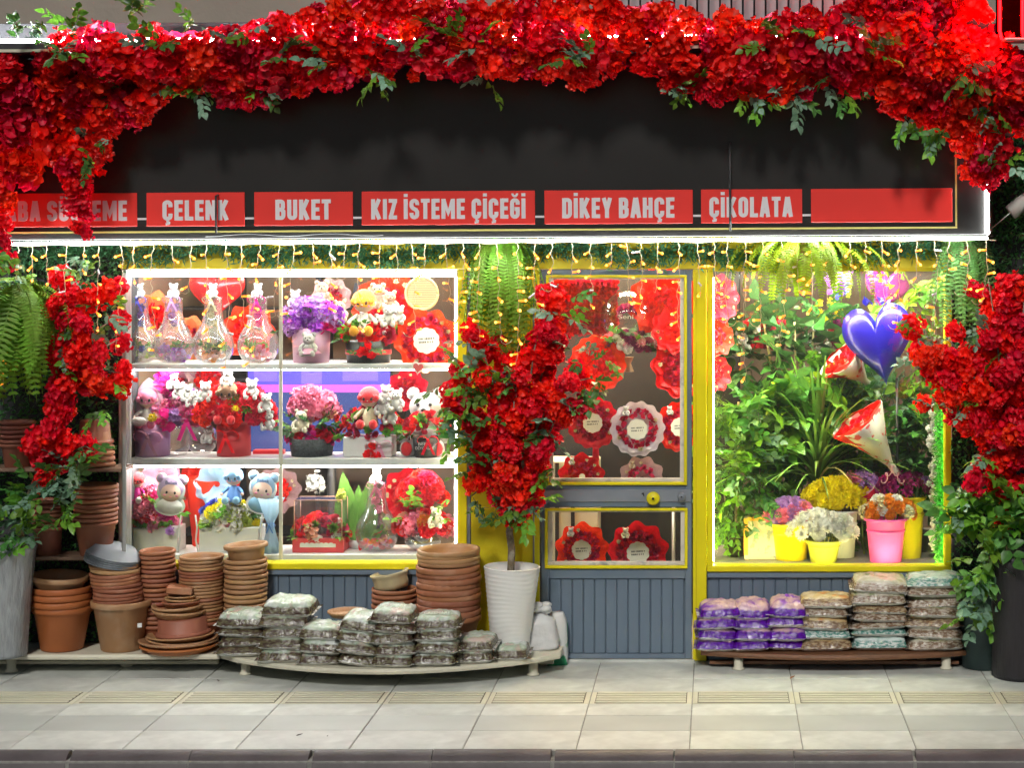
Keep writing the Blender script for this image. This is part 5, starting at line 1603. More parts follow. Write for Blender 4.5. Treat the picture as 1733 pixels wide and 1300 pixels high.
hp = [(16*math.sin(a)**3, 13*math.cos(a)-5*math.cos(2*a)-2*math.cos(3*a)-math.cos(4*a)) for a in [k*2*PI/32 for k in range(32)]]
def heart_plate(mb, k, th, mi, y=0):
    vs = [(x*k, y-th/2, z*k) for x, z in hp]+[(x*k, y+th/2, z*k) for x, z in hp]+[(0,y-th/2,0),(0,y+th/2,0)]
    n = 32
    mb.add(vs, [(64, i, (i+1)%n) for i in range(n)]+[(65, n+(i+1)%n, n+i) for i in range(n)]+[(i, n+i, n+(i+1)%n, (i+1)%n) for i in range(n)], mi)
heart_plate(mb, .0026, .006, 0); heart_plate(mb, .0019, .004, 1, -.004)
tag(ob("heart_tag", mb, None, P(708, 622, .10), (0,R(8),0), mats=(white_petal, pmat("coral_card", (.8,.16,.15), .5))), "small white edged heart tag hanging from the top shelf edge", "tag")

# --- middle left: veiled doll box, magenta roses, red drum with doll
t = thing("flower_box", "lilac box with a veiled baby doll and a pink bow", "flower box", at(258, 2))
drum(t, "box", 29*s_, 30*s_, 54*s_, pmat("lilac_card_box", (.66,.38,.68), .45, var=.1))
doll(t, (-6*s_, -8*s_, 50*s_), 64*s_, pink_petal, white_petal, pink_petal, .1)
mb = MB(); prof_ = [(34*s_*math.sin(u*PI*.62)**.8 if u > 0 else 0, (74-78*u)*s_) for u in [k/9 for k in range(10)]]
veil = glass("tulle_veil", (.96,.80,.90), .12, .5)
mb.lathe(prof_, 22, wob=lambda a, z: 1+.05*math.sin(a*8)); ob("veil", mb, t, (-6*s_, 3*s_, 58*s_), mats=(pmat("pink_tulle", (.80,.52,.66), .8, trans=.5),), sca=(1,.45,1))
bow(t, (2*s_, -32*s_, 34*s_), 24*s_, paper_pink)
dome(t, (16*s_,6*s_,56*s_), 24*s_, 14*s_, 34*s_, [(CLUSTERS, pink_petal, 2), (CARN, magenta_petal, 1), (CLUSTERS, lilac_petal, 1)], 12, 13*s_, q)
flower(t, "felt_flower", CLUSTERS, yellow_petal, (10*s_, -32*s_, 66*s_), 7*s_, (0,-1,0), q)
ob("pillow", MB().ball((0,0,0), (13*s_,6*s_,8*s_), 12, 8), t, (-12*s_, -34*s_, 60*s_), mats=(fur_white,))
t = thing("flower_arrangement", "magenta rose and pink tulle arrangement with feathers beside the lilac box", "flower arrangement", at(300, 2, .34))
mb = MB(); mb.lathe([(0,0),(16*s_,0),(24*s_,20*s_),(20*s_,48*s_),(18*s_,50*s_),(18*s_,46*s_),(0,44*s_)], 20); ob("vase", mb, t, mats=(glass_vase,))
dome(t, (0,0,62*s_), 34*s_, 20*s_, 44*s_, [(CARN, magenta_petal, 2), (CARN, pink_petal, 2), (CLUSTERS, lilac_petal, 1)], 16, 15*s_, q)
flower(t, "rose", ROSE, magenta_petal, (-14*s_, -34*s_, 58*s_), 18*s_, (0,-1,0), q)
for k in range(3):
    sprig(t, (-16*s_+k*4*s_, -8*s_, 100*s_), (-.2+.2*k, -.1, 1), 44*s_, magenta_petal, q, SPRIG, "feather")
for dx, dz in ((8, 96), (22, 92), (-2, 112), (30, 82)): teddy(t, (dx*s_, -12*s_, dz*s_), 30*s_)
bow(t, (22*s_, -20*s_, 60*s_), 26*s_, magenta_petal)
t = thing("flower_drum", "red drum box of red carnations with a doll in red and white bears", "flower box", at(396, 2))
drum(t, "box", 28*s_, 28*s_, 54*s_, pmat("red_card_box", (.66,.06,.07), .5, var=.05))
dome(t, (0,0,60*s_), 62*s_, 28*s_, 52*s_, [(CARN, red_petal2, 4), (CARN, red_petal, 2), (MUM, leaf_lime, .5)], 26, 17*s_, q)
doll(t, (-6*s_, -16*s_, 58*s_), 68*s_, pmat("brown_hair", (.25,.12,.06), .7), hair_red, hair_red)
for dx, dz, h in ((-44, 92, 36), (34, 96, 36), (58, 74, 34), (62, 44, 34), (-6, 118, 32), (-40, 22, 30)): teddy(t, (dx*s_, -14*s_, dz*s_), h*s_)
bow(t, (-6*s_, -30*s_, 36*s_), 22*s_, red_petal2)
flower(t, "felt_flower", CLUSTERS, yellow_petal, (12*s_, -34*s_, 82*s_), 7*s_, (0,-1,0), q)
mb = MB(); mb.box(0, 52*s_, 0, .06, 0, 9*s_, 0, .003)
tag(ob("gift_box", mb, None, P(428, 772, .36)+Vector((0,0,.004)), mats=(hair_red,)), "flat red gift box on the middle shelf beside the red drum", "box")
t = thing("glass_globe", "clear glass globe lying behind the magenta roses on the middle shelf", "vase", at(342, 2, .38))
mb = MB(); mb.lathe([(0,0),(14*s_,1*s_),(24*s_,12*s_),(26*s_,26*s_),(22*s_,42*s_),(12*s_,50*s_),(10*s_,54*s_)], 24); ob("glass", mb, t, mats=(glass_vase,))

# --- middle right
t = thing("flower_basket", "dark wire basket of pink flowers with a cream teddy bear", "flower basket", at(528, 2))
drum(t, "basket", 34*s_, 38*s_, 30*s_, pmat("charcoal_wicker", (.06,.07,.075), .7, var=.5, vscale=60, bump=.8, bscale=90))
dome(t, (0,4*s_,74*s_), 34*s_, 20*s_, 34*s_, [(CARN, pink_petal, 3), (CLUSTERS, pink_petal, 2)], 13, 17*s_, q)
dome(t, (0,0,30*s_), 40*s_, 30*s_, 14*s_, [(ROSE, magenta_petal, 2), (CARN, red_petal2, 2), (MUM, leaf_lime, 1)], 15, 12*s_, q)
dome(t, (14*s_,0,62*s_), 26*s_, 20*s_, 20*s_, [(ROSE, red_petal2, 2), (CLUSTERS, peach_petal, 1)], 6, 12*s_, q)
teddy(t, (-12*s_, -26*s_, 42*s_), 40*s_, pmat("cream_plush", (.70,.62,.46), .95, sheen=.5))
sprays(t, (0,-10*s_,38*s_), 34*s_, 30*s_, 11, 32*s_, (leaf_mat, leaf_lime, leaf_dark), q)
t = thing("flower_box", "white box of red roses with a red haired plush doll and white bears", "flower box", at(628, 2))
mb = MB(); mb.box(-42*s_, 40*s_, -28*s_, 20*s_, 0, 34*s_, 0, .006); ob("box", mb, t, mats=(white_paint,))
dome(t, (0,0,36*s_), 54*s_, 28*s_, 44*s_, [(ROSE, red_petal2, 3), (ROSE, crimson, 3), (MUM, leaf_lime, 1)], 30, 12*s_, q)
doll(t, (0, -16*s_, 50*s_), 68*s_, hair_red, cream_petal, hair_red)
for dx, dz, h in ((28, 92, 30), (22, 70, 34), (46, 76, 40), (36, 54, 34)): teddy(t, (dx*s_, -16*s_, dz*s_), h*s_)
flower(t, "rose", ROSE, red_petal2, (8*s_, -36*s_, 10*s_), 14*s_, (0,-1,0), q)
bow(t, (20*s_, -32*s_, 18*s_), 24*s_, paper_pink)
sprays(t, (0,0,40*s_), 50*s_, 34*s_, 9, 26*s_, (leaf_lime, leaf_mat), q)
t = thing("plush_bear", "large grey plush bear with red soles sitting behind the black pot", "plush toy", at(722, 2, .36))
teddy(t, (0,0,0), 116*S(.36), fur_grey, 0, hair_red)
t = thing("flower_pot", "black lettered pot of red roses between the plush bear's feet", "flower pot", at(722, 2, .20))
k_ = S(.2)
drum(t, "pot", 19*k_, 24*k_, 34*k_, black_metal)
dome(t, (0,0,44*k_), 34*k_, 18*k_, 30*k_, [(ROSE, red_petal2, 3), (ROSE, crimson, 2), (MUM, leaf_lime, .6)], 12, 12*k_, q)
sprays(t, (0,0,40*k_), 34*k_, 26*k_, 8, 26*k_, (leaf_lime, leaf_mat), q)
bow(t, (6*k_, -24*k_, 30*k_), 18*k_, red_petal2)
for txt, dz in (("BENİ", 22), ("DİYORUM", 15)):
    me = text_mesh(txt, 5*k_, (20 if dz == 22 else 30)*k_, .0003, .01); me.materials.append(white_paint)
    ob("lettering", me, t, ((-10 if dz == 22 else -15)*k_, -24.4*k_, dz*k_))

# --- bottom left: two white planters
def planter(px, w, h, label, y=YM):
    t = thing("flower_planter", label, "flower planter", at(px, 3, y))
    mb = MB(); mb.box(-w/2*s_, w/2*s_, -26*s_, 24*s_, 0, h*s_, 0, .004); ob("trough", mb, t, mats=(white_paint,))
    for sx in (-1, 1):
        mb = MB(); mb.tube([(sx*(w/2+1)*s_, -26*s_, 0), (sx*(w/2+5)*s_, -27*s_, h*.5*s_), (sx*(w/2+3)*s_, -26*s_, h*s_), (sx*(w/2+6)*s_, -26*s_, h*1.5*s_)], 1.6*s_, 6); ob("side_post", mb, t, mats=(white_paint,))
    return t
def cutout(parent, loc, h, cap, txt, rotz=0, dress=white_petal):
    """flat card figure of a baby in a bear cap"""
    me = MB()
    T = lambda x, y, z, sx, sz: TRS((x, y, z), (R(90),0,0), (sx, sz, 1))
    disc = [(0,.03), (1,.03), (1,0), (0,0)]
    me.lathe(disc, 28, 0, T(0, 0, .62, .34, .36)); me.lathe(disc, 22, 0, T(0, 0, .25, .38, .26), False)
    for sx in (-1, 1): me.lathe(disc, 18, 0, T(sx*.26, 0, .90, .13, .13)); me.lathe(disc, 16, 1, T(sx*.26, -.006, .90, .10, .10))
    me.lathe(disc, 28, 1, T(0, -.008, .68, .30, .27)); me.lathe(disc, 26, 2, T(0, -.016, .56, .245, .215)); me.lathe(disc, 22, 3, T(0, -.010, .23, .32, .20))
    for sx in (-1, 1): me.lathe(disc, 10, 4, T(sx*.10, -.020, .57, .028, .036)); me.lathe(disc, 10, 5, T(sx*.15, -.019, .50, .04, .025))
    me.lathe(disc, 10, 5, T(0, -.020, .46, .03, .015))
    o = ob("card_figure", me, parent, loc, (0,R(6),rotz), h, mats=(white_paint, cap, skin, dress, dot, pink_petal))
    tm = text_mesh(txt, .085, .30, .002, .012); tm.materials.append(pmat("slate_print", (.10,.13,.25), .6))
    ob("lettering", tm, o, (-.15, -.050, .775))
    return o
t = planter(268, 80, 42, "white trough of magenta flowers with a pink capped baby card figure")
dome(t, (-14*s_,0,44*s_), 38*s_, 24*s_, 56*s_, [(CARN, magenta_petal, 3), (CARN, red_petal2, 2), (CLUSTERS, pink_petal, 3)], 38, 13*s_, q)
for i in range(10):
    flower(t, "flower", MUM, leaf_lime, ((-34+7*i)*s_, -28*s_, 44*s_+q.uniform(0,8)*s_), 7*s_, (0,-1,.6), q)
doll(t, (-32*s_, -12*s_, 84*s_), 50*s_, hair_red, magenta_petal, white_petal)
cutout(t, (24*s_, -22*s_, 62*s_), 68*s_, pmat("lilac_print", (.60,.45,.68), .6), "Bebek", .1)
flower(t, "flower", MUM, lilac_petal, (30*s_, -32*s_, 38*s_), 11*s_, (0,-1,0), q)
ob("tulle_fan", WRAP[0], t, (0, 14*s_, 112*s_), (R(90),0,0), 40*s_, (paper_pink,))
sprays(t, (0,0,60*s_), 40*s_, 20*s_, 6, 30*s_, (magenta_petal, leaf_lime), q, name="feather")
t = planter(394, 100, 42, "white trough of yellow and white flowers with a blue doll and blue capped card figure")
dome(t, (-4*s_,0,44*s_), 46*s_, 26*s_, 34*s_, [(ROSE, white_petal, 3), (MUM, lime_petal, 2), (CARN, yellow_petal, 1.5), (ROSE, lime_petal, 2), (CLUSTERS, white_petal, 2)], 36, 13*s_, q)
for i in range(6): flower(t, "flower", MUM, blue_petal, ((-48+4*i)*s_, -4*s_, (66+i*3)*s_), 10*s_, (-.5,-1,.6), q)
doll(t, (6*s_, -16*s_, 84*s_), 58*s_, pmat("blue_felt", (.22,.40,.62), .9), pmat("denim_felt", (.12,.28,.62), .9), pmat("sky_felt", (.25,.48,.68), .9))
cutout(t, (52*s_, -20*s_, 64*s_), 70*s_, pmat("blue_print", (.22,.38,.56), .6), "Bebek", -.1, MATS["sky_felt"])
ob("tulle_fan", WRAP[1], t, (-34*s_, 12*s_, 108*s_), (R(90),0,0), 34*s_, (pmat("blue_tulle", (.40,.58,.72), .7, trans=.5),))
sprays(t, (0,-6*s_,44*s_), 46*s_, 26*s_, 8, 28*s_, (leaf_lime, leaf_mat), q)
t = thing("tulle_bouquet", "pale blue tulle bouquet standing beside the blue capped card figure", "bouquet", at(458, 3, .20))
mb = MB(); mb.lathe([(0,0),(16,0),(13,14),(6,44),(5,50),(10,62),(20,92),(22,96)], 24, wob=lambda a, z: 1+.14*math.sin(a*7)); ob("tulle", mb, t, sca=.0034, mats=(MATS["blue_tulle"],))
bow(t, (0,-.03,.165), .035, MATS["denim_felt"])
t = thing("cone_wrap", "red paper cone leaning behind the magenta trough", "bouquet", at(330, 3, .42))
mb = MB(); mb.lathe([(0,0),(4,2),(26,112),(30,122)], 16, wob=lambda a, z: 1+.1*math.sin(a*4)); ob("paper_wrap", mb, t, rot=(0,R(7),0), sca=.0034, mats=(paper_red,))

# --- bottom right
t = thing("glass_flower_box", "clear glass box of red roses on a red lettered tray", "flower box", at(544, 3))
mb = MB(); mb.box(-43*s_, 43*s_, -28*s_, 24*s_, 0, 24*s_, 0, .003); ob("tray", mb, t, mats=(MATS["red_card_box"],))
mb = MB(); mb.box(-30*s_, 30*s_, -28.8*s_, -28.1*s_, 9*s_, 15*s_); 
for k in range(7): mb.ball(((-26+8*k)*s_, -28.4*s_, 15*s_), (4*s_,.4*s_,2.2*s_), 8, 4, 0)
ob("script_plate", mb, t, mats=(white_paint,))
mb = MB(); mb.box(-40*s_, 40*s_, -26*s_, 22*s_, 25*s_, 88*s_); ob("glass", mb, t, mats=(glass_vase,))
mb = MB()
for sx in (-40, 40):
    for sy in (-26, 22): mb.tube([(sx*s_, sy*s_, 25*s_), (sx*s_, sy*s_, 88*s_)], .9*s_, 4)
for sy in (-26, 22): mb.tube([(-40*s_, sy*s_, 88*s_), (40*s_, sy*s_, 88*s_)], .9*s_, 4)
ob("copper_edge", mb, t, mats=(pmat("copper", (.65,.36,.24), .35, metal=.8),))
dome(t, (0,-2*s_,26*s_), 46*s_, 26*s_, 34*s_, [(ROSE, red_petal2, 3), (ROSE, crimson, 2), (MUM, leaf_lime, 1.2), (ROSE, white_petal, 1), (CLUSTERS, peach_petal, .8)], 26, 11*s_, q)
sprays(t, (0,-6*s_,26*s_), 46*s_, 20*s_, 8, 22*s_, (leaf_lime,), q)
ob("orchid", CLUSTERS[1], t, (-14*s_, 20*s_, 112*s_), sca=17*s_, mats=(white_petal,))
ob("dried_bloom", CLUSTERS[2], t, (32*s_, 8*s_, 92*s_), sca=10*s_, mats=(lime_petal,))
t = thing("succulent_plant", "two broad upright green leaves behind the glass bulb on the bottom shelf", "plant", at(606, 3, .38))
for k, (dx, a, h) in enumerate(((-9, .12, 128), (12, -.1, 122), (2, 0, 104), (-14, .3, 80))):
    mb = MB(); leaf(mb, Matrix.Rotation(R(90),4,'X'), 1, .30, .35, -.05, 0, 8)
    ob("leaf", mb, t, (dx*S(.38), 0, .012), (0, -a, 0), h*S(.38), mats=(pmat("sansevieria", (.14,.30,.05), .4, var=.35, vscale=4, trans=.2),))
mb = MB(); mb.lathe([(0,0),(.05,0),(.06,.05),(.055,.05),(0,.04)], 16); ob("pot", mb, t, mats=(white_paint,))
bulb_vase(638, 3, [(ROSE, magenta_petal), (ROSE, pink_petal), (ROSE, red_petal2)], pink_petal, "glass bulb vase with magenta roses alone on the bottom shelf", 9, k=1.05)
t = thing("flower_bowl", "crystal bowl of red carnations with a cream bear, right end of bottom shelf", "flower bowl", at(716, 3))
mb = MB(); mb.lathe([(0,0),(14*s_,0),(30*s_,12*s_),(32*s_,24*s_),(28*s_,32*s_),(26*s_,31*s_),(0,8*s_)], 26); ob("bowl", mb, t, mats=(glass("crystal", (.80,.86,.90), .25, .08),))
dome(t, (0,0,34*s_), 44*s_, 26*s_, 30*s_, [(CARN, red_petal2, 3), (CARN, peach_petal, 1.5), (CARN, orange_petal, .7), (CLUSTERS, pink_petal, .8)], 20, 14*s_, q)
dome(t, (0,6*s_,86*s_), 34*s_, 18*s_, 40*s_, [(CARN, red_petal2, 4), (CARN, red_petal, 2)], 13, 16*s_, q)
teddy(t, (26*s_, -22*s_, 42*s_), 36*s_, MATS["cream_plush"])
sprays(t, (0,0,50*s_), 40*s_, 44*s_, 8, 40*s_, (leaf_mat, leaf_lime), q)

# --- further inside the shop
tv_screen = emis("blue_screen_glow", (.05, .04, .62), .6)
tv_strip = emis("magenta_screen_glow", (.42, .06, .52), .45)
YT = 1.5
tv = thing("television", "wall television showing a blue picture with a purple caption strip", "television", P(560, 670, YT))
mb = MB(); mb.box(PX(416,YT), PX(664,YT), YT+.004, YT+.05, PZ(778,YT), PZ(608,YT), 0, .006); ob("casing", mb, tv, -tv.location, mats=(black_metal,))
for nm, a, b, c, d, m in (("screen", 420, 660, 612, 651, tv_screen), ("caption_strip", 420, 660, 651.3, 664, tv_strip), ("screen", 420, 660, 664.3, 774, pmat("dim_screen", (.02,.03,.10), .2, emit=(.10,.16,.5), estr=.15))):
    mb = MB(); mb.box(PX(a,YT), PX(b,YT), YT, YT+.003, PZ(d,YT), PZ(c,YT)); ob(nm, mb, tv, -tv.location, mats=(m,))
me = text_mesh("on mı türed", 8*S(YT), 48*S(YT), .0005, .006); me.materials.append(emis("caption_glow", (.8,.7,.95), .9))
ob("lettering", me, tv, relto(tv, P(496, 661, YT-.003)))
for (a, b, c, d) in ((430, 470, 617, 646), (510, 545, 620, 650), (580, 640, 615, 645)):
    mb = MB(); mb.box(PX(a,YT), PX(b,YT), YT-.003, YT-.001, PZ(d,YT), PZ(c,YT)); ob("picture_panel", mb, tv, -tv.location, mats=(emis("violet_screen_glow", (.10,.07,.72), .55),))
mb = MB(); mb.tube([(0,.03,PZ(776,YT)-tv.location.z), (0,.03,.03-tv.location.z)], .03, 8); mb.lathe([(0,0),(.2,0),(.18,.02),(0,.03)], 20, 0, TRS((0,.03,-tv.location.z-.01))); ob("stand", mb, tv, mats=(black_metal,))

def heart_balloon(name, label, p, w, mat, rot=(0,0,0), fat=.26):
    mb = MB(); rings = 9; n = 48
    base = [(16*math.sin(a)**3/16, (13*math.cos(a)-5*math.cos(2*a)-2*math.cos(3*a)-math.cos(4*a))/16) for a in [k*2*PI/n for k in range(n)]]
    vs = []; fs = []
    for side in (-1, 1):
        o = len(vs)
        for j in range(rings+1):
            t_ = j/rings
            for k in range(n):
                x, z = base[k]
                th = fat*math.sqrt(max(0, 1-t_**2.4))*(1-.12*t_*t_*abs(math.sin(k*PI/n*9)))
                vs.append((x*t_, side*th, .08+(z-.08)*t_))
        for j in range(rings):
            for k in range(n):
                k2 = (k+1) % n; q4 = (o+j*n+k, o+j*n+k2, o+(j+1)*n+k2, o+(j+1)*n+k)
                fs.append(q4 if side < 0 else q4[::-1])
    mb.add(vs, fs, 0, None, True)
    t = thing(name, label, "balloon", p)
    e = ob("foil", mb, t, rot=rot, sca=w, mats=(mat,))
    return t
red_foil = pmat("red_foil", (.62,.015,.02), .18, metal=.35, spec=.7)
t = heart_balloon("heart_balloon", "big red heart balloon behind the glass bulb vases", P(368, 492, .80), 46*S(.8), red_foil, (0,0,.2))
mb = MB(); mb.tube([(0,0,-.16), (.01,0,-.9)], .002, 4); ob("string", mb, t, mats=(white_paint,))
for i, (px, py, r, m, lab) in enumerate(((262,540,46,paper_peach,"orange paper bouquet behind the left glass bulb vases"), (318,575,40,paper_peach,"orange paper bouquet low between the glass bulb vases"), (420,560,44,paper_red,"red paper bouquet behind the right glass bulb vase"),
        (560,505,34,paper_blush,"blush bouquet behind the purple flower box"), (660,520,60,paper_red,"red paper bouquet behind the bamboo sieve"), (300,660,44,paper_pink,"pink paper bouquet behind the veiled doll"), (352,640,40,paper_blush,"striped blush bouquet behind the middle shelf bears"),
        (690,660,34,paper_red,"small red bouquet beside the television"), (350,830,52,paper_red,"red paper bouquet behind the left troughs"), (690,840,46,paper_red,"red paper bouquet behind the crystal bowl"), (470,830,38,paper_blush,"blush bouquet behind the shelf post at the bottom"))):
    ring_bouquet("bouquet", lab, P(px, py, .78), r*S(.78), m, crimson if i % 2 else red_petal, 100+i, (R(84),0,R(-8+i*2)), card=False, bear=False, n=7, group="bouquets inside the shop behind the shelves", rim=.42, fill=True)
for i, (px, py, h) in enumerate(((545,495,44), (575,525,38), (640,500,46), (660,510,40))):
    o = teddy(None, P(px, py+h*.5, .66), h*S(.66), fur_tan, rnd.uniform(-.3,.3))
    tag(o, ["brown teddy bear behind the purple flowers at left", "brown teddy bear right of the purple flowers", "brown teddy bear behind the orange haired doll", "small brown teddy bear beside the white bears"][i], "plush toy", "brown teddy bears behind the top shelf")
# back shelving with parcels
cab = thing("back_cabinet", "dark cabinet with shelves at the back of the shop", "cabinet", (PX(560,2.4), 2.4, 0))
for py in (520, 640, 760, 900):
    mb = MB(); mb.box(PX(230,2.4), PX(690,2.4), 2.3, 2.7, PZ(py+4,2.4), PZ(py,2.4)); ob("shelf", mb, cab, -cab.location, mats=(int_dark,))
for px in (230, 390, 540, 690):
    mb = MB(); mb.box(PX(px,2.4), PX(px,2.4)+.04, 2.29, 2.7, .0, PZ(460,2.4)); ob("upright", mb, cab, -cab.location, mats=(int_dark,))
qq = random.Random(9)
for i in range(5):
    py = (520, 640, 520, 900, 760)[i]; px = (270, 430, 600, 660, 500)[i]; w = qq.uniform(.06,.16); h = qq.uniform(.1,.24)
    mb = MB(); mb.lathe([(0,0),(w*.35,0),(w*.5,h*.6),(w*.3,h),(0,h)], 14)
    cnm = ("clay", "plum", "slate", "cream", "rosewood")[i % 5]
    c = ((.3,.12,.08), (.2,.05,.12), (.12,.14,.2), (.5,.45,.35), (.4,.06,.07))[i % 5]
    tag(ob("vase", mb, None, (PX(px,2.4), 2.5, PZ(py,2.4)+.001), mats=(pmat("vase_"+cnm, c, .4),)), "%s coloured vase on the dark cabinet at the back of the shop" % cnm, "vase")
# ------------------------------------------------------------------ bouquets behind the door
G = "bouquets hanging behind the door"
yd = .45
rb = ring_bouquet
rb("wreath_bouquet", "pearl wrapped rose wreath with a card in the middle of the door pane", P(1079, 726, .35), 46*S(.35), paper_white, rose_red, 201, (R(86),0,0), n=12, wraps=WRAP_ROUND, group=G, rim=.60)
rb("wreath_bouquet", "red wrapped rose wreath left of the pearl wreath, half behind the flower tree", P(1004, 715, .42), 44*S(.42), paper_red, rose_red, 202, (R(88),0,R(-6)), n=12, wraps=WRAP_ROUND, group=G, stem=True)
rb("wreath_bouquet", "red wrapped wreath at the right edge of the door pane beside the pearl one", P(1150, 722, .45), 42*S(.45), paper_red, rose_red, 203, (R(86),0,R(14)), n=11, wraps=WRAP_ROUND, group=G)
rb("rose_bouquet", "round red bouquet above the left wreath in the door pane", P(1012, 615, .40), 48*S(.4), paper_red, red_petal2, 204, (R(80),0,R(12)), card=False, n=10, wraps=WRAP_ROUND, group=G, fill=True, bear=False, rim=.5)
rb("rose_bouquet", "red bouquet at the upper right edge of the door pane", P(1152, 620, .45), 52*S(.45), paper_red, rose_red, 205, (R(84),0,R(24)), card=False, n=9, group=G, fill=True, bear=False, rim=.48)
rb("rose_bouquet", "crumpled bright red paper bouquet in the top right corner of the door pane", P(1122, 512, .48), 58*S(.48), paper_red, red_petal2, 206, (R(78),0,R(-10)), card=False, bear=False, n=7, group=G, rim=.35, fill=True)
rb("rose_bouquet", "small crumpled red bouquet under the top right corner of the door pane", P(1140, 560, .42), 38*S(.42), paper_red, red_petal2, 216, (R(80),0,R(20)), card=False, bear=False, n=6, group=G, rim=.35)
rb("rose_bouquet", "red bouquet with a white bear at the bottom left of the upper door pane", P(984, 806, .35), 38*S(.35), paper_red, rose_red, 207, (R(80),0,0), card=False, n=9, group=G, rim=.5)
rb("rose_bouquet", "blush wrapped bouquet with a tan bear at the bottom of the upper door pane", P(1086, 812, .36), 38*S(.36), paper_blush, rose_red, 208, (R(82),0,0), card=False, n=9, group=G, rim=.5, bearfur=fur_tan)
rb("wreath_bouquet", "dark red wreath with a spotted bear at the left of the lower door pane", P(985, 930, .34), 44*S(.34), paper_red, rose_red, 209, (R(84),0,R(-5)), n=12, group=G)
rb("wreath_bouquet", "bright red wreath with a cream bear in the middle of the lower door pane", P(1080, 935, .34), 50*S(.34), paper_red, rose_red, 210, (R(86),0,0), n=13, group=G, bearfur=MATS["cream_plush"])
# wall of dark red roses, upper left of the door
t = thing("rose_display", "square panel of dark red roses in the upper left of the door pane", "rose panel", P(990, 520, .7))
mb = MB(); mb.box(-.20,.20,.0,.02,-.17,.17); ob("backing", mb, t, mats=(crimson,))
q = random.Random(77)
for i in range(11):
    for j in range(9):
        flower(t, "rose", ROSE, crimson, (-.185+.037*i+q.uniform(-.004,.004), -.01, -.15+.037*j+q.uniform(-.004,.004)), .027, (q.uniform(-.2,.2),-1,.15), q)
# bubble balloon with flowers
t = thing("bubble_balloon", "clear bubble balloon with white and maroon flowers behind the door glass", "balloon", P(1063, 535, .52))
mb = MB(); mb.ball((0,0,0), (.165,.165,.16), 28, 18); ob("bubble", mb, t, mats=(glass("bubble", (.97,.97,.97), .06, .03, .1),))
dome(t, (0,-.03,-.20), .16, .08, .11, [(CARN, white_petal, 2), (CARN, maroon_petal, 2), (CARN, pink_petal, 1.2), (MUM, leaf_lime, .6)], 34, .034, q)
dome(t, (0,0,.02), .05, .04, .05, [(ROSE, maroon_petal, 2), (ROSE, white_petal, 1)], 7, .03, q)
sprays(t, (0,-.03,-.18), .15, .08, 12, .10, (leaf_mat, leaf_dark, leaf_blue), q)
mb = MB(); mb.lathe([(.035,-.25),(.018,-.29),(.035,-.34)], 14, wob=lambda a, z: 1+.15*math.sin(a*5)); ob("paper_wrap", mb, t, mats=(pmat("kraft_paper", (.42,.32,.20), .7),))
me = text_mesh("Seni", .028, .09, .0005, .004); me.materials.append(white_paint)
ob("lettering", me, t, (-.05,-.163,-.01))
# desk chair and raised backdrop counter inside
t = thing("counter", "shop counter raised into a dark backdrop behind the door", "counter", (PX(1060,1.4), 1.4, 0))
mb = MB(); mb.box(-.75,.75,0,.6,0,2.35,0,.01); ob("body", mb, t, mats=(int_dark,))  # body raised and near black to hide the lit back wall
mb = MB(); mb.box(-.78,.78,-.03,.62,2.351,2.39,0,.006); ob("top", mb, t, mats=(black_metal,))
t = thing("white_cabinet", "pale cabinet with black strips seen low behind the door", "cabinet", (PX(975,1.0), 1.0, 0))
mb = MB(); mb.box(-.18,.14,0,.3,0,1.05,0,.006); ob("body", mb, t, mats=(cream_paint,))
for dx in (-.12, -.02):
    mb = MB(); mb.box(dx-.012,dx+.012,-.012,0,.02,1.04); ob("strip", mb, t, mats=(black_metal,))
mb = MB(); mb.tube([(0,0,0), (0,0,.9)], .012, 6)
tag(ob("mop_handle", mb, None, (PX(1140,.9), .9, 0), mats=(alu,)), "thin pale pole standing behind the door", "pole")

# ------------------------------------------------------------------ plant window
pf = MB(); pf.box(PX(1200,.1), PX(1640,.1), .10, 1.6, -.01, PZ(957.5,.10), 0, .004)
plat = tag(ob("display_platform", pf, mats=(pmat("grey_platform", (.22,.22,.2), .6, var=.2),)), kind="structure")
ZP = PZ(957.5,.10)+.001
led_in = emis("window_strip_glow", (1.0, .98, .86), 72.0)
led_y = emis("yellow_strip_glow", (1.0, .93, .30), 30.0)
led_low = emis("window_sill_strip_glow", (1.0, .93, .35), 30.0)
led_g = emis("green_strip_glow", (.35, 1.0, .30), 9.0)
lf = thing("window_light_frame", "light strip running round the inside of the plant window", "light strip", (PX(1400,.09), .09, ZP))
for (a, b, c, d, m) in ((1205, 1209, 470, 950, led_y), (1215, 1590, 956.2, 958.5, led_low), (1215, 1590, 452, 459, led_in), (1597, 1600, 470, 950, led_g)):
    mb = MB(); mb.box(PX(a,.08), PX(b,.08), .075, .085 if m is not led_in else .115, PZ(d,.08), PZ(c,.08)); ob("light_strip", mb, lf, -lf.location, mats=(m,))
def pot_at(px, y, z=None): return Vector((PX(px,y), y, ZP if z is None else z))
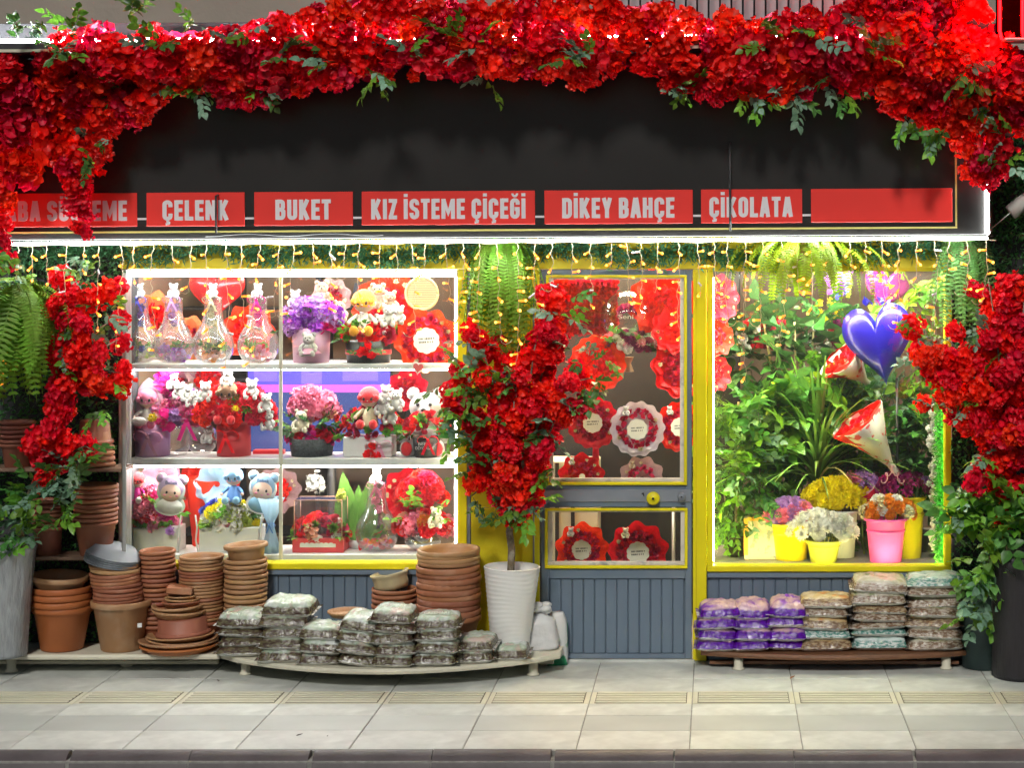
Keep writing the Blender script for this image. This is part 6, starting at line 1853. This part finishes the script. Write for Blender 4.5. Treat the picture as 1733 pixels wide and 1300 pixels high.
def bucket(name, label, px, y, r0, r1, h, mat, cat="bucket", lip=True):
    """flower bucket; radii and height in px"""
    s_ = S(y); t = thing(name, label, cat, pot_at(px, y), group="flower buckets in the plant window")
    mb = MB(); mb.lathe([(0,0),(r0*s_,0),(r1*s_,(h-6)*s_),((r1+3.5)*s_,(h-5)*s_),((r1+5)*s_,(h-1)*s_),((r1+4)*s_,h*s_),(r1*s_,(h-2)*s_),((r0-1)*s_,3*s_),(0,3*s_)], 28)
    ob("pail", mb, t, mats=(mat,))
    if lip:
        mb = MB(); mb.lathe([(( r0+(r1-r0)*.72+.8)*s_, h*.68*s_), ((r0+(r1-r0)*.72+2)*s_, h*.70*s_), ((r0+(r1-r0)*.76+1)*s_, h*.73*s_)], 28); ob("band", mb, t, mats=(mat,))
    return t, s_
yel = pmat("yellow_bucket", (.82,.58,.005), .32, spec=.6); yel2 = pmat("lemon_bucket", (.72,.62,.01), .32, spec=.6)
pnk = pmat("pink_bucket", (.85,.09,.48), .28, spec=.6); olv = pmat("olive_pot", (.42,.42,.05), .25, spec=.7)
wht = pmat("white_bucket", (.74,.74,.78), .35)
q = random.Random(88)
def stems(t, n, r, h, top, s_):
    mb = MB()
    for k in range(n):
        a = q.uniform(0,6.28); mb.tube([(r*.4*math.cos(a)*s_, r*.4*math.sin(a)*s_, h*.5*s_), (r*1.0*math.cos(a)*s_, r*.7*math.sin(a)*s_, top*s_)], 1.0*s_, 4)
    ob("stems", mb, t, mats=(stem_mat,))
t, s_ = bucket("flower_bucket", "yellow bucket of lilac and pink chrysanthemums", 1338, .34, 27, 33, 62, yel)
stems(t, 12, 30, 62, 80, s_); dome(t, (0,0,70*s_), 40*s_, 26*s_, 26*s_, [(MUM, lilac_petal, 3), (MUM, peach_petal, 1.2), (CARN, pink_petal, 1), (CARN, lilac_petal, 2)], 26, 13*s_, q)
t, s_ = bucket("flower_bucket", "small olive pot of white chrysanthemums in front", 1394, .24, 22, 28, 38, olv)
stems(t, 12, 30, 38, 60, s_); dome(t, (-4*s_,0,48*s_), 54*s_, 24*s_, 32*s_, [(MUM, white_petal, 3), (CARN, white_petal, 5)], 34, 14*s_, q)
t, s_ = bucket("flower_bucket", "tall white bucket of yellow chrysanthemums", 1424, .42, 22, 27, 80, wht)
stems(t, 12, 26, 78, 100, s_); dome(t, (-8*s_,0,92*s_), 50*s_, 26*s_, 34*s_, [(MUM, yellow_petal, 4), (CARN, yellow_petal, 3)], 34, 15*s_, q)
t, s_ = bucket("flower_bucket", "bright pink bucket of orange and cream lilies", 1499, .26, 27, 33, 74, pnk)
stems(t, 12, 26, 72, 86, s_); dome(t, (6*s_,0,78*s_), 40*s_, 22*s_, 28*s_, [(CARN, orange_petal, 4), (CARN, white_petal, 2), (CLUSTERS, cream_petal, 1.2)], 20, 12*s_, q)
t, s_ = bucket("flower_bucket", "tall lemon bucket of maroon chrysanthemums", 1538, .40, 21, 26, 104, yel2)
stems(t, 14, 26, 100, 120, s_); dome(t, (-6*s_,0,112*s_), 44*s_, 24*s_, 28*s_, [(MUM, maroon_petal, 4), (MUM, purple_petal, .6), (MUM, magenta_petal, .7)], 22, 13*s_, q)
# printed box and orange box
t = thing("printed_box", "cream box with grey leaf print at the left of the plant window", "box", pot_at(1290, .30))
s_ = S(.3)
mb = MB(); mb.box(-30*s_, 30*s_, 0, .12, 0, 72*s_, 0, .004); ob("box", mb, t, mats=(pmat("leaf_print_box", (.62,.50,.36), .6, color2=(.22,.24,.22), c2scale=16, c2lo=.54, c2hi=.58),))
mb = MB(); mb.box(-31*s_, -24*s_, -.004, .0, 8*s_, 70*s_); mb.box(-24*s_, 31*s_, -.004, 0, 66*s_, 72*s_); ob("orange_edge", mb, t, mats=(pmat("orange_tape", (.8,.33,.03), .5),))

# plants
def bush(name, label, px, y, z0, py_c, rx, rz, n, L, mats, seed, meshes=None, pot=None, ry=.16):
    """leafy potted plant: sprigs spread through an oval crown centred at pixel px,py_c"""
    q = random.Random(seed); s_ = S(y)
    t = thing(name, label, "plant", (PX(px,y), y, z0), group="plants in the plant window")
    c = relto(t, P(px, py_c, y))
    if pot:
        mb = MB(); mb.lathe([(0,0),(pot*.7*s_,0),(pot*s_,pot*1.5*s_),(pot*1.08*s_,pot*1.55*s_),(pot*1.05*s_,pot*1.7*s_),(pot*.95*s_,pot*1.65*s_),(0,pot*1.5*s_)], 20); ob("pot", mb, t, mats=(pmat("dark_pot", (.03,.028,.025), .45),))
    mb = MB()
    for k in range(4):
        a = k*1.6; mb.tube([(0,0,(pot or 6)*s_), (.3*rx*s_*math.cos(a), .05*math.sin(a), c.z*.6), (.5*rx*s_*math.cos(a), .08*math.sin(a), c.z+.2*rz*s_*math.sin(a*2))], [.008,.006,.003], 5)
    ob("stem", mb, t, mats=(bark,))
    for k in range(n):
        d = Vector((q.gauss(0,1), q.gauss(0,1), q.gauss(0,1))).normalized()
        if d.y > .2: d.y = -d.y
        rr = q.random()**.4
        p = c + Vector((d.x*rx*s_*rr, d.y*ry*rr, d.z*rz*s_*rr))
        sprig(t, p, d+Vector((0,-.3,q.uniform(-.5,.3))), L*s_*q.uniform(.75,1.25), q.choice(mats), q, meshes, "leafy_twig")
    return t
bush("ficus_plant", "bushy small leaved green plant filling the lower left of the plant window", 1245, .45, ZP, 800, 52, 110, 120, 40, (leaf_mat, leaf_mat, leaf_lime, leaf_blue), 1, pot=22)
bush("ficus_plant", "green small leaved plant behind the spiky plant at left", 1330, .80, ZP, 740, 60, 90, 80, 44, (leaf_mat, leaf_lime, leaf_dark), 2, pot=24)
bush("dumb_cane_plant", "broad pale leaved plant above the small leaved bush", 1285, .62, ZP, 700, 40, 44, 26, 60, (leaf_lime, leaf_mat), 3, BROAD, pot=18)
bush("rubber_plant", "dark broad leaved plant in the shadow of the plant window top left", 1310, 1.1, ZP, 620, 80, 60, 40, 80, (leaf_dark, leaf_dark, leaf_mat), 4, BROAD)
bush("weeping_fig", "pale leafy treelet in the centre of the plant window", 1390, .85, ZP, 655, 66, 40, 40, 40, (leaf_lime, leaf_lime, leaf_mat), 5, pot=16)
bush("philodendron", "glossy broad leaves beside the blue heart balloon", 1425, .80, ZP, 655, 36, 30, 12, 56, (leaf_lime, leaf_mat), 6, BROAD, pot=14)
bush("umbrella_plant", "dark green umbrella plant right of the black stick", 1556, .62, ZP, 750, 36, 85, 60, 46, (leaf_dark, leaf_mat, leaf_mat), 7, BROAD, pot=20)
bush("ficus_plant", "leafy plant behind the paper cone bouquet", 1470, .95, ZP, 720, 60, 90, 60, 50, (leaf_mat, leaf_dark, leaf_lime), 8, pot=20)
bush("leafy_bush", "bright leafy bush filling the middle left of the plant window", 1290, .70, ZP, 720, 70, 60, 80, 40, (leaf_lime, leaf_mat, leaf_lime), 21, pot=18)
bush("leafy_bush", "bright leafy bush behind the paper cone bouquet", 1490, .75, ZP, 720, 70, 80, 80, 42, (leaf_lime, leaf_mat, leaf_blue), 22, pot=18)
bush("croton_plant", "yellow green broad leaves in the centre behind the spiky plant", 1350, .75, ZP, 690, 40, 40, 22, 56, (leaf_lime, fern_mat2), 23, BROAD, pot=16)
bush("ground_plant", "low dark greenery behind the flower buckets", 1400, .80, ZP, 890, 130, 40, 60, 44, (leaf_dark, leaf_mat), 9)
bush("hydrangea_plant", "pale olive leaves in the top right corner of the plant window", 1545, .85, ZP, 505, 44, 46, 26, 54, (leaf_lime, fern_mat2), 10, BROAD)
# spiky plant
t = thing("spiky_plant", "spiky narrow bladed green plant in the centre of the plant window", "plant", (PX(1384,.60), .60, ZP), group="plants in the plant window")
s_ = S(.62)
mb = MB(); mb.tube([(0,0,0), (0,0,110*s_)], [.02,.016], 8); ob("trunk", mb, t, mats=(bark,))
mb = MB(); mb.lathe([(0,0),(26*s_,0),(34*s_,50*s_),(36*s_,54*s_),(32*s_,52*s_),(0,48*s_)], 20); ob("pot", mb, t, mats=(MATS["dark_pot"],))
q = random.Random(91)
yellowed = pmat("yellowed_blade", (.42,.34,.13), .5, trans=.3)
for k in range(130):
    f = k/129; a = k*2.399963
    lo = 60+60*(1-f)
    o = ob("leaf_blade", BLADE[min(3, int(f*4.0))], t, (0,0,(140-40*f)*s_), (q.uniform(-.1,.1)-.12-.35*f, 0, a), (205-50*f)*s_*q.uniform(.75,1.05), (yellowed if q.random() < .06 else spike_mat,))
    o.scale = (o.scale[0]*1.0, o.scale[1], o.scale[2])
# bamboo canes
for i, (xa, ya_, xb, yb_) in enumerate(((1293,548,1312,660), (1345,545,1347,640), (1377,560,1370,650), (1250,680,1250,790), (1362,665,1375,740))):
    mb = MB(); t = thing("bamboo_cane", ["thin cane leaning at the left behind the fern", "short upright cane below the fern", "pale cane right of the upright one", "cane beside the bushy left plant", "cane rising from the pale treelet"][i], "cane", P(xb, yb_, .9))
    mb.tube([(0,0,0), relto(t, P(xa, ya_, .9))], .007, 6); ob("cane", mb, t, mats=(MATS["bamboo"],))
    mb = MB(); mb.tube([(0,0,0), (0,0,ZP-t.location.z)], .007, 6); ob("cane_foot", mb, t, mats=(MATS["bamboo"],))
# flowers hung at the back of the plant window
for i, (px, py, r, picks, lab) in enumerate(((1262,570,34,[(ROSE, crimson, 2), (CARN, white_petal, 2)],"white and dark red bouquet hanging at the left back"), (1308,565,28,[(ROSE, crimson, 3), (CLUSTERS, white_petal, 1)],"dark red rose bunch hanging beside the canes"),
       (1375,575,34,[(MUM, white_petal, 3), (CARN, cream_petal, 1)],"white lily bunch hanging under the fern"), (1412,560,28,[(CARN, maroon_petal, 3), (ROSE, crimson, 1)],"maroon bunch hanging beside the blue balloon"), (1400,530,20,[(MUM, yellow_petal, 3)],"yellow bunch hidden under the fern"))):
    t = thing("hanging_bunch", lab, "flower bunch", P(px, py, 1.0), group="flower bunches at the back of the plant window")
    k_ = S(1.0); dome(t, (0,0,0), r*k_, .06, r*k_*.9, picks, 14, 10*k_, q, full=True)
    sprays(t, (0,0,0), r*k_, r*k_, 8, 34*k_, (leaf_dark, leaf_mat), q)
    mb = MB(); mb.tube([(0,0,0), (0,0,2.72-t.location.z)], .002, 4); ob("string", mb, t, mats=(twine,))
# red paper at the left edge
for i, (px, py, r, lab) in enumerate(((1219,505,40,"tall red paper bouquet at the left edge of the plant window"), (1216,570,32,"red paper bouquet below the tall one at the left edge"), (1214,632,30,"lowest red paper bouquet at the left edge of the plant window"))):
    rb("paper_bouquet", lab, P(px, py, .45), r*S(.45), paper_red, rose_red, 230+i, (R(84),0,R(38)), card=False, bear=False, n=5, group="red paper bouquets at the left edge", rim=.3)
# blue heart balloon on a black stick
blue_foil = pmat("blue_foil", (.014,.007,.40), .30, metal=.5, spec=.8, coat=.3)
t = heart_balloon("heart_balloon", "shiny blue heart balloon on a black stick in the plant window", P(1487, 574, .36), (60*S(.36), 60*S(.36), 76*S(.36)), blue_foil, (0,R(-10),R(-14)), fat=.36)
for k in range(10):
    a = k*.63; mb = MB(); leaf(mb, Matrix.Rotation(R(60),4,'X'), .06, .03, .3, .2); ob("foil_frill", mb, t, (-.02+.10*math.cos(a)*(.4+.05*k), .01*math.sin(a*2), .205+.01*math.sin(a*3)), (0,0,a), mats=(blue_foil,))
mb = MB(); mb.tube([relto(t, P(1518, 640, .40)), relto(t, Vector((PX(1519,.40), .40, ZP)))], .0085, 8); ob("stick", mb, t, mats=(black_metal,))
mag_foil = pmat("magenta_foil", (.42,.02,.30), .16, metal=.4, spec=.8)
t = heart_balloon("heart_balloon", "dark magenta balloon half hidden behind the fern at upper right", P(1500, 487, .70), 40*S(.7), mag_foil, (0,R(10),.2))
mb = MB(); mb.tube([(0,0,-.12), (.02,.02,-.6)], .002, 4); ob("string", mb, t, mats=(white_paint,))
t = thing("iris_bunch", "purple blue irises beside the blue balloon top", "flower bunch", P(1425, 500, .5))
for k in range(6): sprig(t, (q.uniform(-.06,.06), q.uniform(-.03,.03), q.uniform(-.05,.05)), (q.uniform(-.5,.5), -.3, 1), .16, q.choice((blue_petal, purple_petal, leaf_mat)), q, BROAD, "iris")
# paper cones
def cone(label, p_rim, p_tip, y, r, mat, inner, seed, ribbon=True):
    q = random.Random(seed); a = P(*p_rim, y-.03); b = P(*p_tip, y+.05)
    t = thing("cone_bouquet", label, "bouquet", b, group="paper cone bouquets")
    ax = a-b; L = ax.length; k_ = r*S(y)
    M = ax.to_track_quat('Z','Y').to_matrix().to_4x4()
    e = M.to_euler()
    mb = MB(); mb.lathe([(.16*k_,0),(.13*k_,.22*L),(.12*k_,.30*L),(.45*k_,.6*L),(1.0*k_,1.0*L),(.97*k_,1.0*L),(.40*k_,.62*L)], 26, wob=lambda a, z: 1+(.16*math.cos(a*3+1)*z/L))
    ob("paper_wrap", mb, t, rot=e, mats=(mat,))
    mb = MB(); mb.lathe([(.2*k_,.45*L),(.5*k_,.72*L),(.92*k_,1.02*L),(.88*k_,1.02*L)], 22, wob=lambda a, z: 1+.2*math.cos(a*4)); ob("inner_paper", mb, t, rot=e, mats=(inner,))
    for i in range(9):
        aa = i*2.4; rr = .6*k_*math.sqrt(i/9)
        flower(t, "rose", ROSE, red_petal2, M @ Vector((rr*math.cos(aa), rr*math.sin(aa), .98*L)), .2*k_, M.to_3x3() @ Vector((0,0,1)), q)
    if ribbon:
        mb = MB(); c = ax*.27
        for s2 in (-1, 1):
            mb.tube([c+Vector((s2*.012*math.cos(i*.9)+s2*.004*i, -.03-.003*i, .02*math.sin(i*.9)-.006*i)) for i in range(16)], .0035, 5)
        ob("curled_ribbon", mb, t, mats=(pmat("rose_ribbon", (.75,.38,.42), .35),))
    return t
pr = pmat("red_white_print_paper", (.62,.56,.50), .5, color2=(.62,.06,.06), c2scale=14, c2lo=.56, c2hi=.62, trans=.2)
cone("red and white paper cone bouquet with curled ribbon leaning on the black stick", (1452, 712), (1530, 818), .34, 48, pr, paper_red, 1)
cone("red and white paper bouquet tucked behind the blue balloon", (1425, 605), (1480, 660), .55, 44, pr, paper_red, 2, False)
cone("red wrapped lilac bouquet lying behind the yellow flowers", (1456, 825), (1500, 900), .52, 38, paper_red, paper_pink, 3, False)
t = thing("lilac_bunch", "lilac and pink blossom bunch behind the yellow chrysanthemums", "flower bunch", P(1455, 822, .46))
dome(t, (0,0,0), .10, .05, .06, [(CLUSTERS, lilac_petal, 3), (CLUSTERS, pink_petal, 1)], 12, .038, q)
mb = MB(); mb.tube([(0,0,0), (.03,.05,ZP-t.location.z)], .006, 5); ob("stem", mb, t, mats=(stem_mat,))
# white wisteria strand and lit grass strip
t = thing("wisteria_strand", "white artificial wisteria strand hanging at the right side of the plant window", "flower strand", P(1581, 690, .30))
mb = MB(); mb.tube([(0,0,.6), (.01,0,0), (0,0,-.8)], .003, 4); ob("stem", mb, t, mats=(stem_mat,))
for k in range(54):
    flower(t, "blossom", CLUSTERS, white_petal, (q.gauss(0,.016), q.uniform(-.02,.01), -.85*k/54), .020*q.uniform(.8,1.2), (q.uniform(-1,1),-1,0), q)
t = thing("lit_grass_strip", "artificial grass strip lit green along the right edge of the plant window", "grass strip", P(1596, 957, .12))
f = lambda q: Vector(P(q.uniform(1586, 1600), q.uniform(640, 955), .12)) + Vector((0, q.uniform(-.015,.03), 0))
ob("grass", stuff_leaves(2600, f, .035, .008, 8, (-.3,-.6,0), .9), t, -t.location, mats=(pmat("bright_grass", (.10,.36,.06), .5, trans=.3),), kind="stuff")

# small litter on the pavement
for i, (px, py, r_, c, lab) in enumerate(((507, 1248, .018, (.06,.05,.04), "dark dry leaf lying on the front row of paving"), (1344, 1151, .022, (.30,.14,.05), "brown curled leaf on the paving before the plant window"),
       (556, 1249, .007, (.05,.05,.05), "tiny dark pebble on the front row of paving"), (1529, 1157, .012, (.55,.50,.45), "pale scrap of paper on the paving at right"), (375, 1155, .012, (.10,.08,.06), "small dark twig bit on the paving below the saucer pile"))):
    y = -(1-(CAMZ*290)/(py-420))*11
    mb = MB(); leaf(mb, TRS((-r_, 0, .002), (0, 0, R(-70+i*30))), r_*2, r_*.9, .5, -.25, 0, 5)
    tag(ob("litter_piece", mb, None, (PX(px, y), y, .003), mats=(pmat("litter_"+"abcde"[i], c, .8),)), lab, "litter")
